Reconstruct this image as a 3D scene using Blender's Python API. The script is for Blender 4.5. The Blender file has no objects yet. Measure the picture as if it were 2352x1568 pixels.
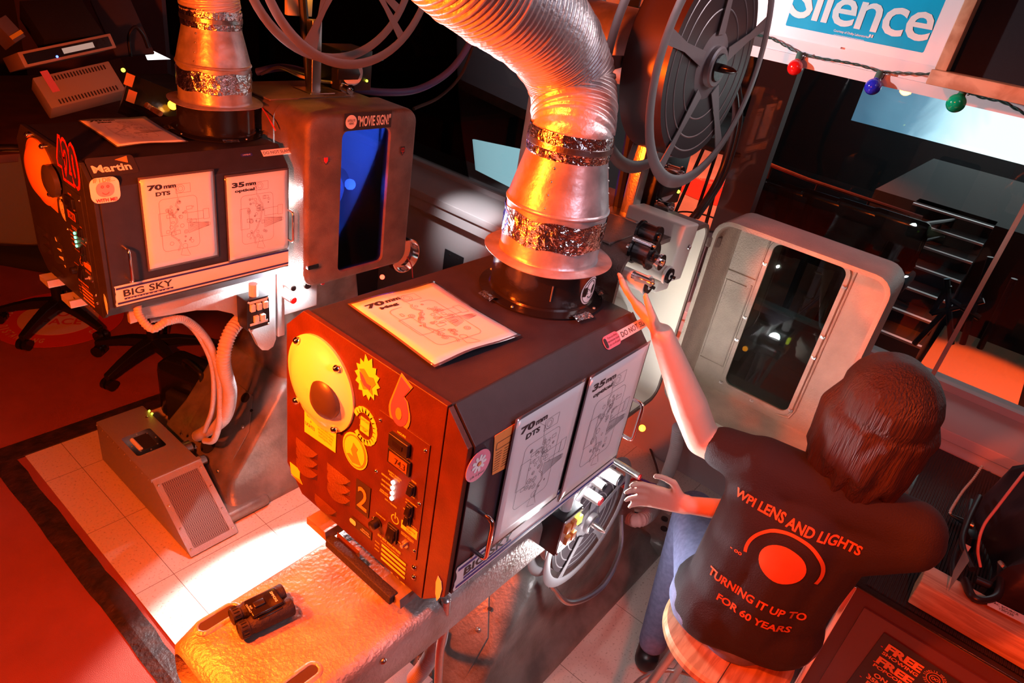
import bpy, bmesh, math, random
from mathutils import Vector, Matrix
from mathutils.bvhtree import BVHTree
random.seed(4)
SC = bpy.context.scene
COL = SC.collection
# ---------------------------------------------------------------- camera
F = 1567.686
RC = Matrix(((0.6337165, -0.7576014, -0.1563440), (-0.2924155, -0.4217199, 0.8582805), (0.7161679, 0.4981891, 0.4887853)))
CAM = Vector((0, 0, 1.73))
cam = bpy.data.cameras.new('camera'); co = bpy.data.objects.new('camera', cam); COL.objects.link(co)
cam.sensor_width = 36; cam.lens = F * 36 / 2352; cam.clip_start = .02; cam.clip_end = 200
# columns of RC are the world axes (x, y, down) seen from the lens
ax = [Vector(RC[0]), Vector(RC[1]), Vector(RC[2])]
def w(v): return Vector((v[0], v[1], -v[2]))
right, down, fwd = w(RC[0]), w(RC[1]), w(RC[2])
mw = Matrix.Identity(4)
for i, v in enumerate((right, -down, -fwd)):
    for j in range(3): mw[j][i] = v[j]
mw.translation = CAM
co.matrix_world = mw
SC.camera = co
def at(px, py, x=None, y=None, z=None, d=None):
    v = right * ((px - 1176) / F) + down * ((py - 784) / F) + fwd
    if d is not None: t = d
    elif x is not None: t = (x - CAM.x) / v.x
    elif y is not None: t = (y - CAM.y) / v.y
    else: t = (z - CAM.z) / v.z
    return CAM + v * t
# ---------------------------------------------------------------- view, world, lights
SC.view_settings.view_transform = 'Standard'; SC.view_settings.look = 'None'
SC.view_settings.exposure = 0; SC.view_settings.gamma = 1; SC.view_settings.use_curve_mapping = False
wd = bpy.data.worlds.new('world'); SC.world = wd; wd.use_nodes = True
wd.node_tree.nodes['Background'].inputs[0].default_value = (.5, .35, .45, 1)
wd.node_tree.nodes['Background'].inputs[1].default_value = .012
def lamp(name, kind, loc, color, power, target=None, size=.1, spot=60, blend=.4, sizey=None):
    l = bpy.data.lights.new(name, kind); l.color = color; l.energy = power
    if kind == 'AREA':
        l.size = size
        if sizey: l.shape = 'RECTANGLE'; l.size_y = sizey
    else: l.shadow_soft_size = size
    if kind == 'SPOT': l.spot_size = math.radians(spot); l.spot_blend = blend
    o = bpy.data.objects.new(name, l); COL.objects.link(o); o.location = loc
    if target is not None: o.rotation_euler = (Vector(target) - Vector(loc)).to_track_quat('-Z', 'Y').to_euler()
    return o
RED = (1, .095, .004)
lamp('red_key', 'POINT', (-.02, 1.20, 1.28), RED, 230, None, .05)
lamp('red_wash', 'SPOT', (-.15, .92, 2.10), (1, .085, .008), 300, (1.7, .15, -.1), .06, 92, .4)
lamp('white_gap_left', 'POINT', (1.335, 1.955, .565), (.95, .97, 1), 75, None, .02)
lamp('white_low_left', 'SPOT', (1.95, 1.82, .22), (.97, .98, 1), 400, (1.02, 1.5, -.5), .02, 36, .35)
lamp('white_low_right', 'POINT', (1.36, .47, .22), (.97, .97, 1), 3.5, None, .02)
lamp('red_right', 'SPOT', (-.3, -.6, 1.95), (1, .05, .003), 190, (1.7, -.45, 0), .06, 50, .5)
lamp('white_gap_right', 'POINT', (1.335, .575, .565), (.97, .97, 1), 16, None, .02)
lamp('slit_left', 'POINT', (1.319, 1.95, .9), (.97, .98, 1), 2.5, None, .004)
lamp('door_side_fill', 'SPOT', (.75, -.95, 1.75), (.9, .8, 1), 40, (1.05, .54, .88), .15, 42, .6)
lamp('room_fill', 'AREA', (1.2, -.9, 2.75), (.8, .8, 1), 4, (1.5, .9, .8), .8)
lamp('duct_fill', 'SPOT', (2.1, -.3, 2.3), (1, .86, .9), 45, (1.2, .8, 1.5), .25, 40, .8)
lamp('wall_fill', 'SPOT', (1.75, 1.75, 1.66), (1, .96, 1), 75, (2.93, .35, 1.88), .02, 62, .5)
lamp('port_spill_left', 'SPOT', (2.3, 2.0, 1.1), (.95, 1, 1), 110, (2.96, 2.5, .37), .03, 24, .9)
lamp('port_spill_right', 'SPOT', (2.3, 1.2, 1.0), (1, .97, .92), 22, (2.93, 1.0, .38), .02, 20, .4)
lamp('door_fill', 'SPOT', (1.5, .62, .9), (1, .9, .78), 3, (1.97, .42, .9), .004, 110, .6)
# ---------------------------------------------------------------- materials
def mat(name, col, rough=.5, metal=0, bump=0, bscale=60, var=0, vscale=8, vcol=None, emit=None, es=1, spec=.5, trans=0, alpha=1, coat=0, ior=1.5):
    m = bpy.data.materials.new(name); m.use_nodes = True
    nt = m.node_tree; b = nt.nodes['Principled BSDF']
    b.inputs['Base Color'].default_value = (*col, 1); b.inputs['Roughness'].default_value = rough
    b.inputs['Metallic'].default_value = metal; b.inputs['Specular IOR Level'].default_value = spec
    b.inputs['Transmission Weight'].default_value = trans; b.inputs['Alpha'].default_value = alpha
    b.inputs['Coat Weight'].default_value = coat; b.inputs['IOR'].default_value = ior
    if emit: b.inputs['Emission Color'].default_value = (*emit, 1); b.inputs['Emission Strength'].default_value = es
    tc = nt.nodes.new('ShaderNodeTexCoord')
    if var:
        n = nt.nodes.new('ShaderNodeTexNoise'); n.inputs['Scale'].default_value = vscale; n.inputs['Detail'].default_value = 6
        nt.links.new(tc.outputs['Object'], n.inputs['Vector'])
        r = nt.nodes.new('ShaderNodeValToRGB'); r.color_ramp.elements[0].position = .35; r.color_ramp.elements[1].position = .65
        v = vcol or tuple(c * (1 - var) for c in col)
        r.color_ramp.elements[0].color = (*v, 1); r.color_ramp.elements[1].color = (*col, 1)
        nt.links.new(n.outputs['Fac'], r.inputs['Fac']); nt.links.new(r.outputs['Color'], b.inputs['Base Color'])
    if bump:
        n2 = nt.nodes.new('ShaderNodeTexNoise'); n2.inputs['Scale'].default_value = bscale; n2.inputs['Detail'].default_value = 4
        nt.links.new(tc.outputs['Object'], n2.inputs['Vector'])
        bp = nt.nodes.new('ShaderNodeBump'); bp.inputs['Strength'].default_value = bump; bp.inputs['Distance'].default_value = .01
        nt.links.new(n2.outputs['Fac'], bp.inputs['Height']); nt.links.new(bp.outputs['Normal'], b.inputs['Normal'])
    return m
M = {}
M['paint'] = mat('black_powder_paint', (.030, .026, .036), .42, 0, .12, 500, .2, 30)
M['paint_lit'] = mat('red_lit_black_paint', (.08, .022, .012), .4, 0, .1, 300, .3, 20)  # red light on the near back panel is put into this black
M['black'] = mat('black_plastic', (.012, .011, .013), .35)
M['rubber'] = mat('black_rubber', (.016, .014, .016), .7, 0, .3, 200)
M['gloss'] = mat('glossy_black', (.012, .01, .01), .18, 0, .05, 60)
M['galv'] = mat('galvanised_steel', (.62, .57, .58), .36, .65, .15, 40, .35, 25)
M['foil'] = mat('crumpled_foil', (.85, .84, .86), .16, 1, 1, 45)
M['flex'] = mat('aluminium_flex', (.80, .74, .74), .38, .65, .2, 90)
M['chrome'] = mat('chrome', (.85, .85, .85), .1, 1)
M['steel'] = mat('brushed_steel', (.6, .58, .57), .28, 1, .1, 200)
M['cast'] = mat('cast_brown_grey_paint', (.22, .15, .125), .42, .3, .3, 300, .4, 14)
M['castin'] = mat('beige_hammer_paint', (.44, .36, .29), .45, .15, .3, 240, .25, 10)
M['basep'] = mat('pedestal_paint', (.30, .27, .25), .38, .25, .2, 90, .5, 9)
M['beam'] = mat('worn_bare_aluminium', (.60, .56, .52), .42, .35, .35, 120, .45, 9, (.33, .27, .22))
M['alum'] = mat('bare_aluminium', (.68, .66, .66), .38, .6, .1, 150)
M['boxg'] = mat('grey_hammertone', (.36, .34, .36), .4, .3, .4, 260)
M['cream'] = mat('cream_paint', (.75, .70, .60), .4)
M['paper'] = mat('laminated_paper', (.80, .78, .78), .35, 0, .1, 12, coat=.25)
M['lamin'] = mat('clear_lamination', (.10, .09, .10), .15, coat=.5)
M['ink'] = mat('printed_ink', (.03, .025, .03), .5)
M['inkg'] = mat('grey_ink', (.25, .22, .23), .5)
M['white'] = mat('white_vinyl', (.85, .83, .82), .4)
M['yellowst'] = mat('yellow_vinyl', (.85, .80, .10), .4)
M['eye'] = mat('eyeball_white', (.85, .82, .62), .3, coat=.4)
M['pupil'] = mat('pupil', (.05, .04, .04), .35)
M['orange'] = mat('orange_vinyl', (.85, .30, .08), .4)
M['redv'] = mat('red_vinyl', (.75, .03, .03), .4)
M['pinkv'] = mat('pink_vinyl', (.85, .25, .35), .4)
M['purple'] = mat('purple_vinyl', (.25, .08, .35), .4)
M['navy'] = mat('navy_stripe', (.03, .03, .22), .4)
M['greyv'] = mat('grey_vinyl', (.35, .35, .42), .4)
M['led_w'] = mat('lit_white_led', (1, 1, 1), .4, emit=(1, .95, .8), es=6)
M['led_g'] = mat('lit_green_led', (.1, 1, .5), .4, emit=(.15, 1, .5), es=3)
M['led_y'] = mat('lit_yellow_led', (1, .9, .1), .4, emit=(.75, 1, .05), es=4)
M['led_o'] = mat('lit_orange_led', (1, .5, .05), .4, emit=(1, .32, .01), es=12)
M['led_r'] = mat('lit_red_led', (1, .1, .05), .4, emit=(1, .04, .02), es=9)
M['led_b'] = mat('lit_blue_led', (.1, .1, 1), .4, emit=(.1, .2, 1), es=4)
M['hose'] = mat('grey_corrugated_plastic', (.50, .46, .46), .4)
M['armour'] = mat('armoured_conduit', (.55, .5, .48), .3, .8)
M['cable'] = mat('black_cable', (.02, .018, .022), .35)
M['bluec'] = mat('blue_cable', (.08, .09, .30), .35)
M['purc'] = mat('purple_cable', (.20, .08, .40), .4)
M['pinkc'] = mat('salmon_cable', (.85, .35, .28), .4)
M['redc'] = mat('red_wire', (.6, .03, .03), .4)
M['skin'] = mat('skin', (.72, .46, .36), .5, 0, .1, 60)
M['shirt'] = mat('black_cotton', (.022, .016, .02), .85, 0, .3, 300)
M['print'] = mat('orange_shirt_print', (.62, .14, .03), .7)
M['denim'] = mat('blue_denim', (.22, .24, .42), .8, 0, .4, 500, .25, 60)
M['hair'] = mat('dark_brown_hair', (.04, .018, .012), .5, 0, .9, 40)
_n = M['hair'].node_tree; _t = [x for x in _n.nodes if x.type == 'TEX_NOISE'][0]; _c = [x for x in _n.nodes if x.type == 'TEX_COORD'][0]
_m = _n.nodes.new('ShaderNodeMapping'); _m.inputs['Scale'].default_value = (6, 6, .35); _n.links.new(_c.outputs['Object'], _m.inputs[0]); _n.links.new(_m.outputs[0], _t.inputs['Vector'])
M['reelp'] = mat('smoky_reel_metal', (.30, .27, .28), .42, .6, .05, 30)
M['film'] = mat('dark_film_wind', (.045, .032, .035), .3, 0, 0)
M['wood'] = None
def wood(name, c1, c2, scale, rough=.4, stretch=(1, 1, 12)):
    m = mat(name, c1, rough); nt = m.node_tree; b = nt.nodes['Principled BSDF']
    tc = nt.nodes.new('ShaderNodeTexCoord'); mp = nt.nodes.new('ShaderNodeMapping'); mp.inputs['Scale'].default_value = stretch
    n = nt.nodes.new('ShaderNodeTexNoise'); n.inputs['Scale'].default_value = scale; n.inputs['Detail'].default_value = 5; n.inputs['Distortion'].default_value = .6
    r = nt.nodes.new('ShaderNodeValToRGB'); r.color_ramp.elements[0].color = (*c2, 1); r.color_ramp.elements[1].color = (*c1, 1)
    r.color_ramp.elements[0].position = .38; r.color_ramp.elements[1].position = .6
    nt.links.new(tc.outputs['Object'], mp.inputs[0]); nt.links.new(mp.outputs[0], n.inputs['Vector'])
    nt.links.new(n.outputs['Fac'], r.inputs['Fac']); nt.links.new(r.outputs['Color'], b.inputs['Base Color'])
    return m
M['wood'] = wood('worn_maple', (.62, .36, .20), (.42, .22, .11), 5, .32, (2, 14, 2))
M['oak'] = wood('oak_frame', (.62, .36, .21), (.42, .20, .10), 14, .45, (10, 1, 1))
M['pine'] = wood('pine_block', (.66, .40, .24), (.45, .22, .12), 6, .5, (12, 1, 12))
M['darkwood'] = mat('dark_wood', (.10, .035, .02), .5, 0, 0, 60, .4, 9)
def tiles(name, base, fleck, grout, size, ox, oy):
    m = mat(name, base, .38); nt = m.node_tree; b = nt.nodes['Principled BSDF']
    g = nt.nodes.new('ShaderNodeNewGeometry'); sx = nt.nodes.new('ShaderNodeSeparateXYZ'); nt.links.new(g.outputs['Position'], sx.inputs[0])
    def math_(op, a, bb):
        n = nt.nodes.new('ShaderNodeMath'); n.operation = op
        for i, v in enumerate((a, bb)):
            if v is None: continue
            if isinstance(v, (int, float)): n.inputs[i].default_value = v
            else: nt.links.new(v, n.inputs[i])
        return n.outputs[0]
    ls = []
    for k, o in ((0, ox), (1, oy)):
        f = math_('FRACT', math_('DIVIDE', math_('SUBTRACT', sx.outputs[k], o), size), None)
        ls.append(math_('LESS_THAN', f, .006))
    line = math_('MAXIMUM', ls[0], ls[1])
    n = nt.nodes.new('ShaderNodeTexNoise'); n.inputs['Scale'].default_value = 110; n.inputs['Detail'].default_value = 3
    nt.links.new(g.outputs['Position'], n.inputs['Vector'])
    r = nt.nodes.new('ShaderNodeValToRGB'); r.color_ramp.elements[0].color = (*fleck, 1); r.color_ramp.elements[1].color = (*base, 1)
    r.color_ramp.elements[0].position = .30; r.color_ramp.elements[1].position = .42
    nt.links.new(n.outputs['Fac'], r.inputs['Fac'])
    mx = nt.nodes.new('ShaderNodeMix'); mx.data_type = 'RGBA'; nt.links.new(line, mx.inputs['Factor'])
    nt.links.new(r.outputs['Color'], mx.inputs['A']); mx.inputs['B'].default_value = (*grout, 1)
    nt.links.new(mx.outputs['Result'], b.inputs['Base Color'])
    return m
M['tile'] = tiles('vinyl_tile', (.64, .57, .51), (.40, .33, .28), (.16, .12, .10), .3048 * 1.289, 1.219 * 1.289, .251 * 1.289)
M['carpet'] = mat('red_brown_carpet', (.36, .075, .05), .9, 0, .6, 400, .15, 6)
M['wallw'] = mat('white_wall_paint', (.78, .74, .76), .6, 0, .05, 30)
M['wallg'] = mat('grey_wall_paint', (.30, .26, .28), .7)
M['walld'] = mat('dark_wall', (.07, .05, .06), .8)
M['sheet'] = mat('white_board', (.86, .86, .92), .35)
M['cyan'] = mat('cyan_print', (.0, .46, .78), .5, spec=.15, var=.12, vscale=9)
M['fabric'] = mat('black_fabric', (.014, .014, .018), .9, 0, .5, 800)
M['tape'] = mat('black_gaffer_tape', (.02, .016, .02), .6)
M['decalr'] = mat('floor_decal_red', (.62, .05, .03), .5)
M['decalw'] = mat('floor_decal_pale', (.72, .50, .44), .5)
def ribbed():
    m = mat('ribbed_rubber_mat', (.018, .014, .015), .5); nt = m.node_tree; b = nt.nodes['Principled BSDF']
    tc = nt.nodes.new('ShaderNodeTexCoord'); wv = nt.nodes.new('ShaderNodeTexWave'); wv.bands_direction = 'Y'
    wv.inputs['Scale'].default_value = 34
    nt.links.new(tc.outputs['Object'], wv.inputs['Vector']); bp = nt.nodes.new('ShaderNodeBump')
    bp.inputs['Strength'].default_value = .9; bp.inputs['Distance'].default_value = .004
    nt.links.new(wv.outputs['Fac'], bp.inputs['Height']); nt.links.new(bp.outputs['Normal'], b.inputs['Normal'])
    return m
M['ribbed'] = ribbed()
def mesh_grille():
    m = mat('perforated_steel', (.30, .24, .22), .5, .4); nt = m.node_tree; b = nt.nodes['Principled BSDF']
    tc = nt.nodes.new('ShaderNodeTexCoord'); ck = nt.nodes.new('ShaderNodeTexChecker'); ck.inputs['Scale'].default_value = 260
    ck.inputs[1].default_value = (.34, .28, .26, 1); ck.inputs[2].default_value = (.10, .07, .07, 1)
    nt.links.new(tc.outputs['Object'], ck.inputs[0]); nt.links.new(ck.outputs[0], b.inputs['Base Color'])
    return m
M['grille'] = mesh_grille()
def glass(name, col=(1, 1, 1), rough=.0, mixf=.10):
    m = bpy.data.materials.new(name); m.use_nodes = True; nt = m.node_tree; nt.nodes.clear()
    o = nt.nodes.new('ShaderNodeOutputMaterial'); t = nt.nodes.new('ShaderNodeBsdfTransparent'); t.inputs[0].default_value = (*col, 1)
    g = nt.nodes.new('ShaderNodeBsdfGlossy'); g.inputs['Roughness'].default_value = rough
    mx = nt.nodes.new('ShaderNodeMixShader'); fr = nt.nodes.new('ShaderNodeFresnel'); fr.inputs[0].default_value = 1.45
    nt.links.new(fr.outputs[0], mx.inputs[0])
    nt.links.new(t.outputs[0], mx.inputs[1]); nt.links.new(g.outputs[0], mx.inputs[2]); nt.links.new(mx.outputs[0], o.inputs[0])
    return m
M['glass'] = glass('window_glass', (.9, .96, .96))
M['blueglass'] = glass('blue_tinted_pane', (.16, .30, .97), .02)
M['darkglass'] = glass('green_tinted_pane', (.35, .45, .40), .02)
M['reelglass'] = glass('clear_reel_flange', (.62, .58, .58), .15)
def bulbm(name, col): return mat(name, col, .12, 0, coat=.6)
def screenm():
    m = bpy.data.materials.new('projected_picture'); m.use_nodes = True; nt = m.node_tree; b = nt.nodes['Principled BSDF']
    b.inputs['Base Color'].default_value = (.3, .3, .3, 1)
    tc = nt.nodes.new('ShaderNodeTexCoord'); sx = nt.nodes.new('ShaderNodeSeparateXYZ'); nt.links.new(tc.outputs['Object'], sx.inputs[0])
    n = nt.nodes.new('ShaderNodeTexNoise'); n.inputs['Scale'].default_value = 1.1; n.inputs['Detail'].default_value = 5; n.inputs['Distortion'].default_value = .8
    nt.links.new(tc.outputs['Object'], n.inputs['Vector'])
    ad = nt.nodes.new('ShaderNodeMath'); ad.operation = 'MULTIPLY_ADD'; ad.inputs[1].default_value = -.55; ad.inputs[2].default_value = 2.10
    nt.links.new(sx.outputs[1], ad.inputs[0])
    a2 = nt.nodes.new('ShaderNodeMath'); a2.operation = 'MULTIPLY_ADD'; a2.inputs[1].default_value = .55; nt.links.new(n.outputs['Fac'], a2.inputs[0]); nt.links.new(ad.outputs[0], a2.inputs[2])
    r = nt.nodes.new('ShaderNodeValToRGB'); e = r.color_ramp.elements
    e[0].position = .1; e[0].color = (.05, .14, .22, 1); e[1].position = .9; e[1].color = (1, 1, 1, 1)
    x = e.new(.45); x.color = (.14, .30, .42, 1); y = e.new(.65); y.color = (.55, .85, 1, 1)
    nt.links.new(a2.outputs[0], r.inputs['Fac']); nt.links.new(r.outputs['Color'], b.inputs['Emission Color'])
    b.inputs['Emission Strength'].default_value = 1.25
    return m
M['screen'] = screenm()
# ---------------------------------------------------------------- builders
ORG = {}
def V(*a): return Vector(a) if len(a) > 1 else Vector(a[0])
def basis(n, up=(0, 0, 1)):
    n = Vector(n).normalized(); up = Vector(up)
    if abs(n.dot(up)) > .97: up = Vector((1, 0, 0))
    u = up.cross(n).normalized(); return u, n.cross(u)
class MB:
    def __init__(s): s.bm = bmesh.new()
    def face(s, vs):
        try: return s.bm.faces.new(vs)
        except ValueError: return None
    def box(s, lo, hi, bev=0):
        lo, hi = Vector(lo), Vector(hi)
        return s.obox((lo + hi) / 2, hi - lo, None, bev)
    def obox(s, c, size, R=None, bev=0):
        R = R or Matrix.Identity(3); c = Vector(c)
        vs = [s.bm.verts.new(c + R @ Vector((size[0] / 2 * i, size[1] / 2 * j, size[2] / 2 * k))) for i in (-1, 1) for j in (-1, 1) for k in (-1, 1)]
        fs = [s.face([vs[i] for i in q]) for q in ((0, 1, 3, 2), (4, 6, 7, 5), (0, 4, 5, 1), (2, 3, 7, 6), (0, 2, 6, 4), (1, 5, 7, 3))]
        if bev:
            es = list({e for f in fs for e in f.edges})
            bmesh.ops.bevel(s.bm, geom=es, offset=bev, segments=3, affect='EDGES', profile=.5)
        return s
    def ring(s, c, u, v, r, seg, ry=None):
        ry = r if ry is None else ry
        return [s.bm.verts.new(Vector(c) + u * (r * math.cos(2 * math.pi * i / seg)) + v * (ry * math.sin(2 * math.pi * i / seg))) for i in range(seg)]
    def bridge(s, a, b):
        n = len(a)
        for i in range(n): s.face([a[i], a[(i + 1) % n], b[(i + 1) % n], b[i]])
    def cyl(s, p0, p1, r0, r1=None, seg=24, caps=True):
        p0, p1 = Vector(p0), Vector(p1); r1 = r0 if r1 is None else r1
        u, v = basis(p1 - p0); a = s.ring(p0, u, v, r0, seg); b = s.ring(p1, u, v, r1, seg); s.bridge(a, b)
        if caps: s.face(a[::-1]); s.face(b)
        return s
    def lathe(s, o, axis, prof, seg=40, caps=(True, True), up=(0, 0, 1)):
        o = Vector(o); axis = Vector(axis).normalized(); u, v = basis(axis, up); rs = [s.ring(o + axis * h, u, v, max(r, 1e-4), seg) for r, h in prof]
        for a, b in zip(rs, rs[1:]): s.bridge(a, b)
        if caps[0]: s.face(rs[0][::-1])
        if caps[1]: s.face(rs[-1])
        return s
    def sweep(s, pts, r, seg=12, caps=True):
        pts = [Vector(p) for p in pts]; n = len(pts)
        rr = r if isinstance(r, (list, tuple)) else [r] * n
        t0 = (pts[1] - pts[0]).normalized(); u, v = basis(t0); rings = []
        for i, p in enumerate(pts):
            t = (pts[min(i + 1, n - 1)] - pts[max(i - 1, 0)]).normalized()
            q = t0.rotation_difference(t); u = q @ u; v = q @ v; t0 = t
            rings.append(s.ring(p, u, v, rr[i], seg))
        for a, b in zip(rings, rings[1:]): s.bridge(a, b)
        if caps: s.face(rings[0][::-1]); s.face(rings[-1])
        return s
    def prism(s, pts, vec, bev=0):
        pts = [Vector(p) for p in pts]; vec = Vector(vec)
        a = [s.bm.verts.new(p) for p in pts]; b = [s.bm.verts.new(p + vec) for p in pts]
        fs = [s.face(a[::-1]), s.face(b)]; n = len(a)
        for i in range(n): fs.append(s.face([a[i], a[(i + 1) % n], b[(i + 1) % n], b[i]]))
        if bev:
            es = list({e for f in fs if f for e in f.edges}); bmesh.ops.bevel(s.bm, geom=es, offset=bev, segments=2, affect='EDGES', profile=.5)
        return s
    def loft(s, rings, caps=(True, True)):
        R = [[s.bm.verts.new(Vector(p)) for p in r] for r in rings]
        for a, b in zip(R, R[1:]): s.bridge(a, b)
        if caps[0]: s.face(R[0][::-1])
        if caps[1]: s.face(R[-1])
        return s
    def ball(s, c, r, seg=20, sc=(1, 1, 1)):
        m = Matrix.Translation(Vector(c)) @ Matrix.Diagonal((*sc, 1))
        bmesh.ops.create_uvsphere(s.bm, u_segments=seg, v_segments=seg // 2 + 2, radius=r, matrix=m); return s
    def capsule(s, a, b, ra, rb=None, seg=14):
        rb = ra if rb is None else rb
        s.ball(a, ra, seg); s.ball(b, rb, seg); s.cyl(a, b, ra, rb, seg); return s
    def build(s, name, m, parent=None, smooth=True, angle=35, bev=0):
        bmesh.ops.recalc_face_normals(s.bm, faces=s.bm.faces[:])
        me = bpy.data.meshes.new(name)
        if parent is not None: off = ORG[parent.name]
        else:
            xs = [v.co for v in s.bm.verts]
            off = Vector(((min(v.x for v in xs) + max(v.x for v in xs)) / 2, (min(v.y for v in xs) + max(v.y for v in xs)) / 2, min(v.z for v in xs)))
        bmesh.ops.translate(s.bm, verts=s.bm.verts[:], vec=-off)
        if smooth:
            for f in s.bm.faces: f.smooth = True
            for e in s.bm.edges:
                if len(e.link_faces) == 2 and e.calc_face_angle(0) > math.radians(angle): e.smooth = False
        s.bm.to_mesh(me); s.bm.free(); me.materials.append(m)
        o = bpy.data.objects.new(name, me); COL.objects.link(o); o.parent = parent
        if parent is None: o.location = off
        ORG[o.name] = off.copy()
        if bev:
            b = o.modifiers.new('b', 'BEVEL'); b.width = bev; b.segments = 3; b.limit_method = 'ANGLE'
        return o
def tag(o, label=None, cat=None, group=None, kind=None):
    for k, v in (('label', label), ('category', cat), ('group', group), ('kind', kind)):
        if v: o[k] = v
    return o
def thing(name, loc, label, cat, group=None):
    o = bpy.data.objects.new(name, None); COL.objects.link(o); o.location = loc; o.empty_display_size = .05
    ORG[o.name] = Vector(loc); return tag(o, label, cat, group)
def struct(o): o['kind'] = 'structure'; return o
def catmull(pts, n=12):
    pts = [Vector(p) for p in pts]; P = [pts[0] * 2 - pts[1]] + pts + [pts[-1] * 2 - pts[-2]]; out = []
    for i in range(1, len(P) - 2):
        for k in range(n):
            t = k / n; a, b, c, d = P[i - 1], P[i], P[i + 1], P[i + 2]
            out.append(.5 * ((2 * b) + (c - a) * t + (2 * a - 5 * b + 4 * c - d) * t * t + (3 * b - a - 3 * c + d) * t ** 3))
    out.append(pts[-1]); return out
def resample(pts, step):
    out = [pts[0]]; acc = 0
    for a, b in zip(pts, pts[1:]):
        L = (b - a).length; p = 0
        while acc + (L - p) >= step:
            p += step - acc; out.append(a + (b - a) * (p / L)); acc = 0
        acc += L - p
    return out
def hose(name, pts, r, m, parent=None, ribs=True, pitch=.009, amp=.09, seg=14):
    P = catmull(pts, 16)
    if ribs:
        P = resample(P, pitch / 4); rr = [r * (1 + amp * (0, 1, 0, -1)[i % 4]) for i in range(len(P))]
    else: P = resample(P, max(r * .8, .008)); rr = r
    b = MB(); b.sweep(P, rr, seg); return b.build(name, m, parent, angle=80)
def rrect(w_, h_, r, n=5):
    out = []
    for cx, cy, a0 in ((w_ / 2 - r, h_ / 2 - r, 0), (-w_ / 2 + r, h_ / 2 - r, 90), (-w_ / 2 + r, -h_ / 2 + r, 180), (w_ / 2 - r, -h_ / 2 + r, 270)):
        for k in range(n + 1):
            a = math.radians(a0 + 90 * k / n); out.append((cx + r * math.cos(a), cy + r * math.sin(a)))
    return out
def plate(name, c, u, v, w_, h_, m, parent=None, t=.0008, r=None, off=0, shape=None, label=None):
    u, v = Vector(u).normalized(), Vector(v).normalized(); n = u.cross(v); c = Vector(c) + n * off
    pts = shape or (rrect(w_, h_, min(r, w_ / 2.01, h_ / 2.01)) if r else [(-w_ / 2, -h_ / 2), (w_ / 2, -h_ / 2), (w_ / 2, h_ / 2), (-w_ / 2, h_ / 2)])
    b = MB(); b.prism([c + u * x + v * y for x, y in pts], n * t); o = b.build(name, m, parent, smooth=False)
    if label: o['label'] = label
    return o
_dg = None
TC_ = {}
def textmesh(body, bold=0, ext=0, shear=0, space=1):
    k_ = (body, bold, shear, space)
    if k_ in TC_: return TC_[k_].copy()
    cu = bpy.data.curves.new('t', 'FONT'); cu.body = body; cu.align_x = 'CENTER'; cu.align_y = 'CENTER'; cu.offset = bold; cu.extrude = ext
    cu.shear = shear; cu.space_character = space; cu.resolution_u = 3
    o = bpy.data.objects.new('t', cu); COL.objects.link(o); dg = bpy.context.evaluated_depsgraph_get()
    me = bpy.data.meshes.new_from_object(o.evaluated_get(dg)); bpy.data.objects.remove(o); bpy.data.curves.remove(cu); TC_[k_] = me.copy(); return me
def text(name, body, c, u, v, m, parent=None, wd_=None, ht=None, bold=.01, shear=0, off=.0012, surf=None, space=1):
    """one flat piece of lettering centred at c; fitted to width wd_ and/or height ht"""
    me = textmesh(body, bold, 0, shear, space)
    if not me.vertices: return None
    xs = [q.co.x for q in me.vertices]; ys = [q.co.y for q in me.vertices]
    cx, cy = (min(xs) + max(xs)) / 2, (min(ys) + max(ys)) / 2; W, H = max(xs) - min(xs), max(ys) - min(ys)
    sx = wd_ / W if wd_ else ht / H; sy = ht / H if ht else sx
    u, v = Vector(u).normalized(), Vector(v).normalized(); n = u.cross(v); c = Vector(c) + n * off
    O = ORG[parent.name] if parent is not None else c.copy()
    for q in me.vertices:
        p = c + u * ((q.co.x - cx) * sx) + v * ((q.co.y - cy) * sy)
        if surf:
            h = surf.ray_cast(p + n * .12, -n, .4)
            if h[0] is not None: p = h[0] + n * .0025
        q.co = p - O
    me.materials.append(m); me.name = name
    o = bpy.data.objects.new(name, me); COL.objects.link(o); o.parent = parent
    if parent is None: o.location = O
    ORG[o.name] = O.copy(); return o
def lines(name, segs, c, u, v, m, parent, wl=.0012, off=.0014):
    """printed line drawing: polylines in sheet coordinates"""
    u, v = Vector(u).normalized(), Vector(v).normalized(); n = u.cross(v); c = Vector(c) + n * off; b = MB()
    for pl in segs:
        for (x0, y0), (x1, y1) in zip(pl, pl[1:]):
            a, e = Vector((x0, y0)), Vector((x1, y1)); d = e - a
            if d.length < 1e-6: continue
            s = Vector((-d.y, d.x)).normalized() * wl / 2
            q = [a + s, a - s, e - s, e + s]
            b.face([b.bm.verts.new(c + u * p.x + v * p.y) for p in q])
    return b.build(name, m, parent, smooth=False)
def circ(x, y, r, n=18, a0=0, a1=360): return [(x + r * math.cos(math.radians(a0 + (a1 - a0) * k / n)), y + r * math.sin(math.radians(a0 + (a1 - a0) * k / n))) for k in range(n + 1)]
def rect(x0, y0, x1, y1): return [(x0, y0), (x1, y0), (x1, y1), (x0, y1), (x0, y0)]
X, Y, Z = Vector((1, 0, 0)), Vector((0, 1, 0)), Vector((0, 0, 1))
DY = 1.375
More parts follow.
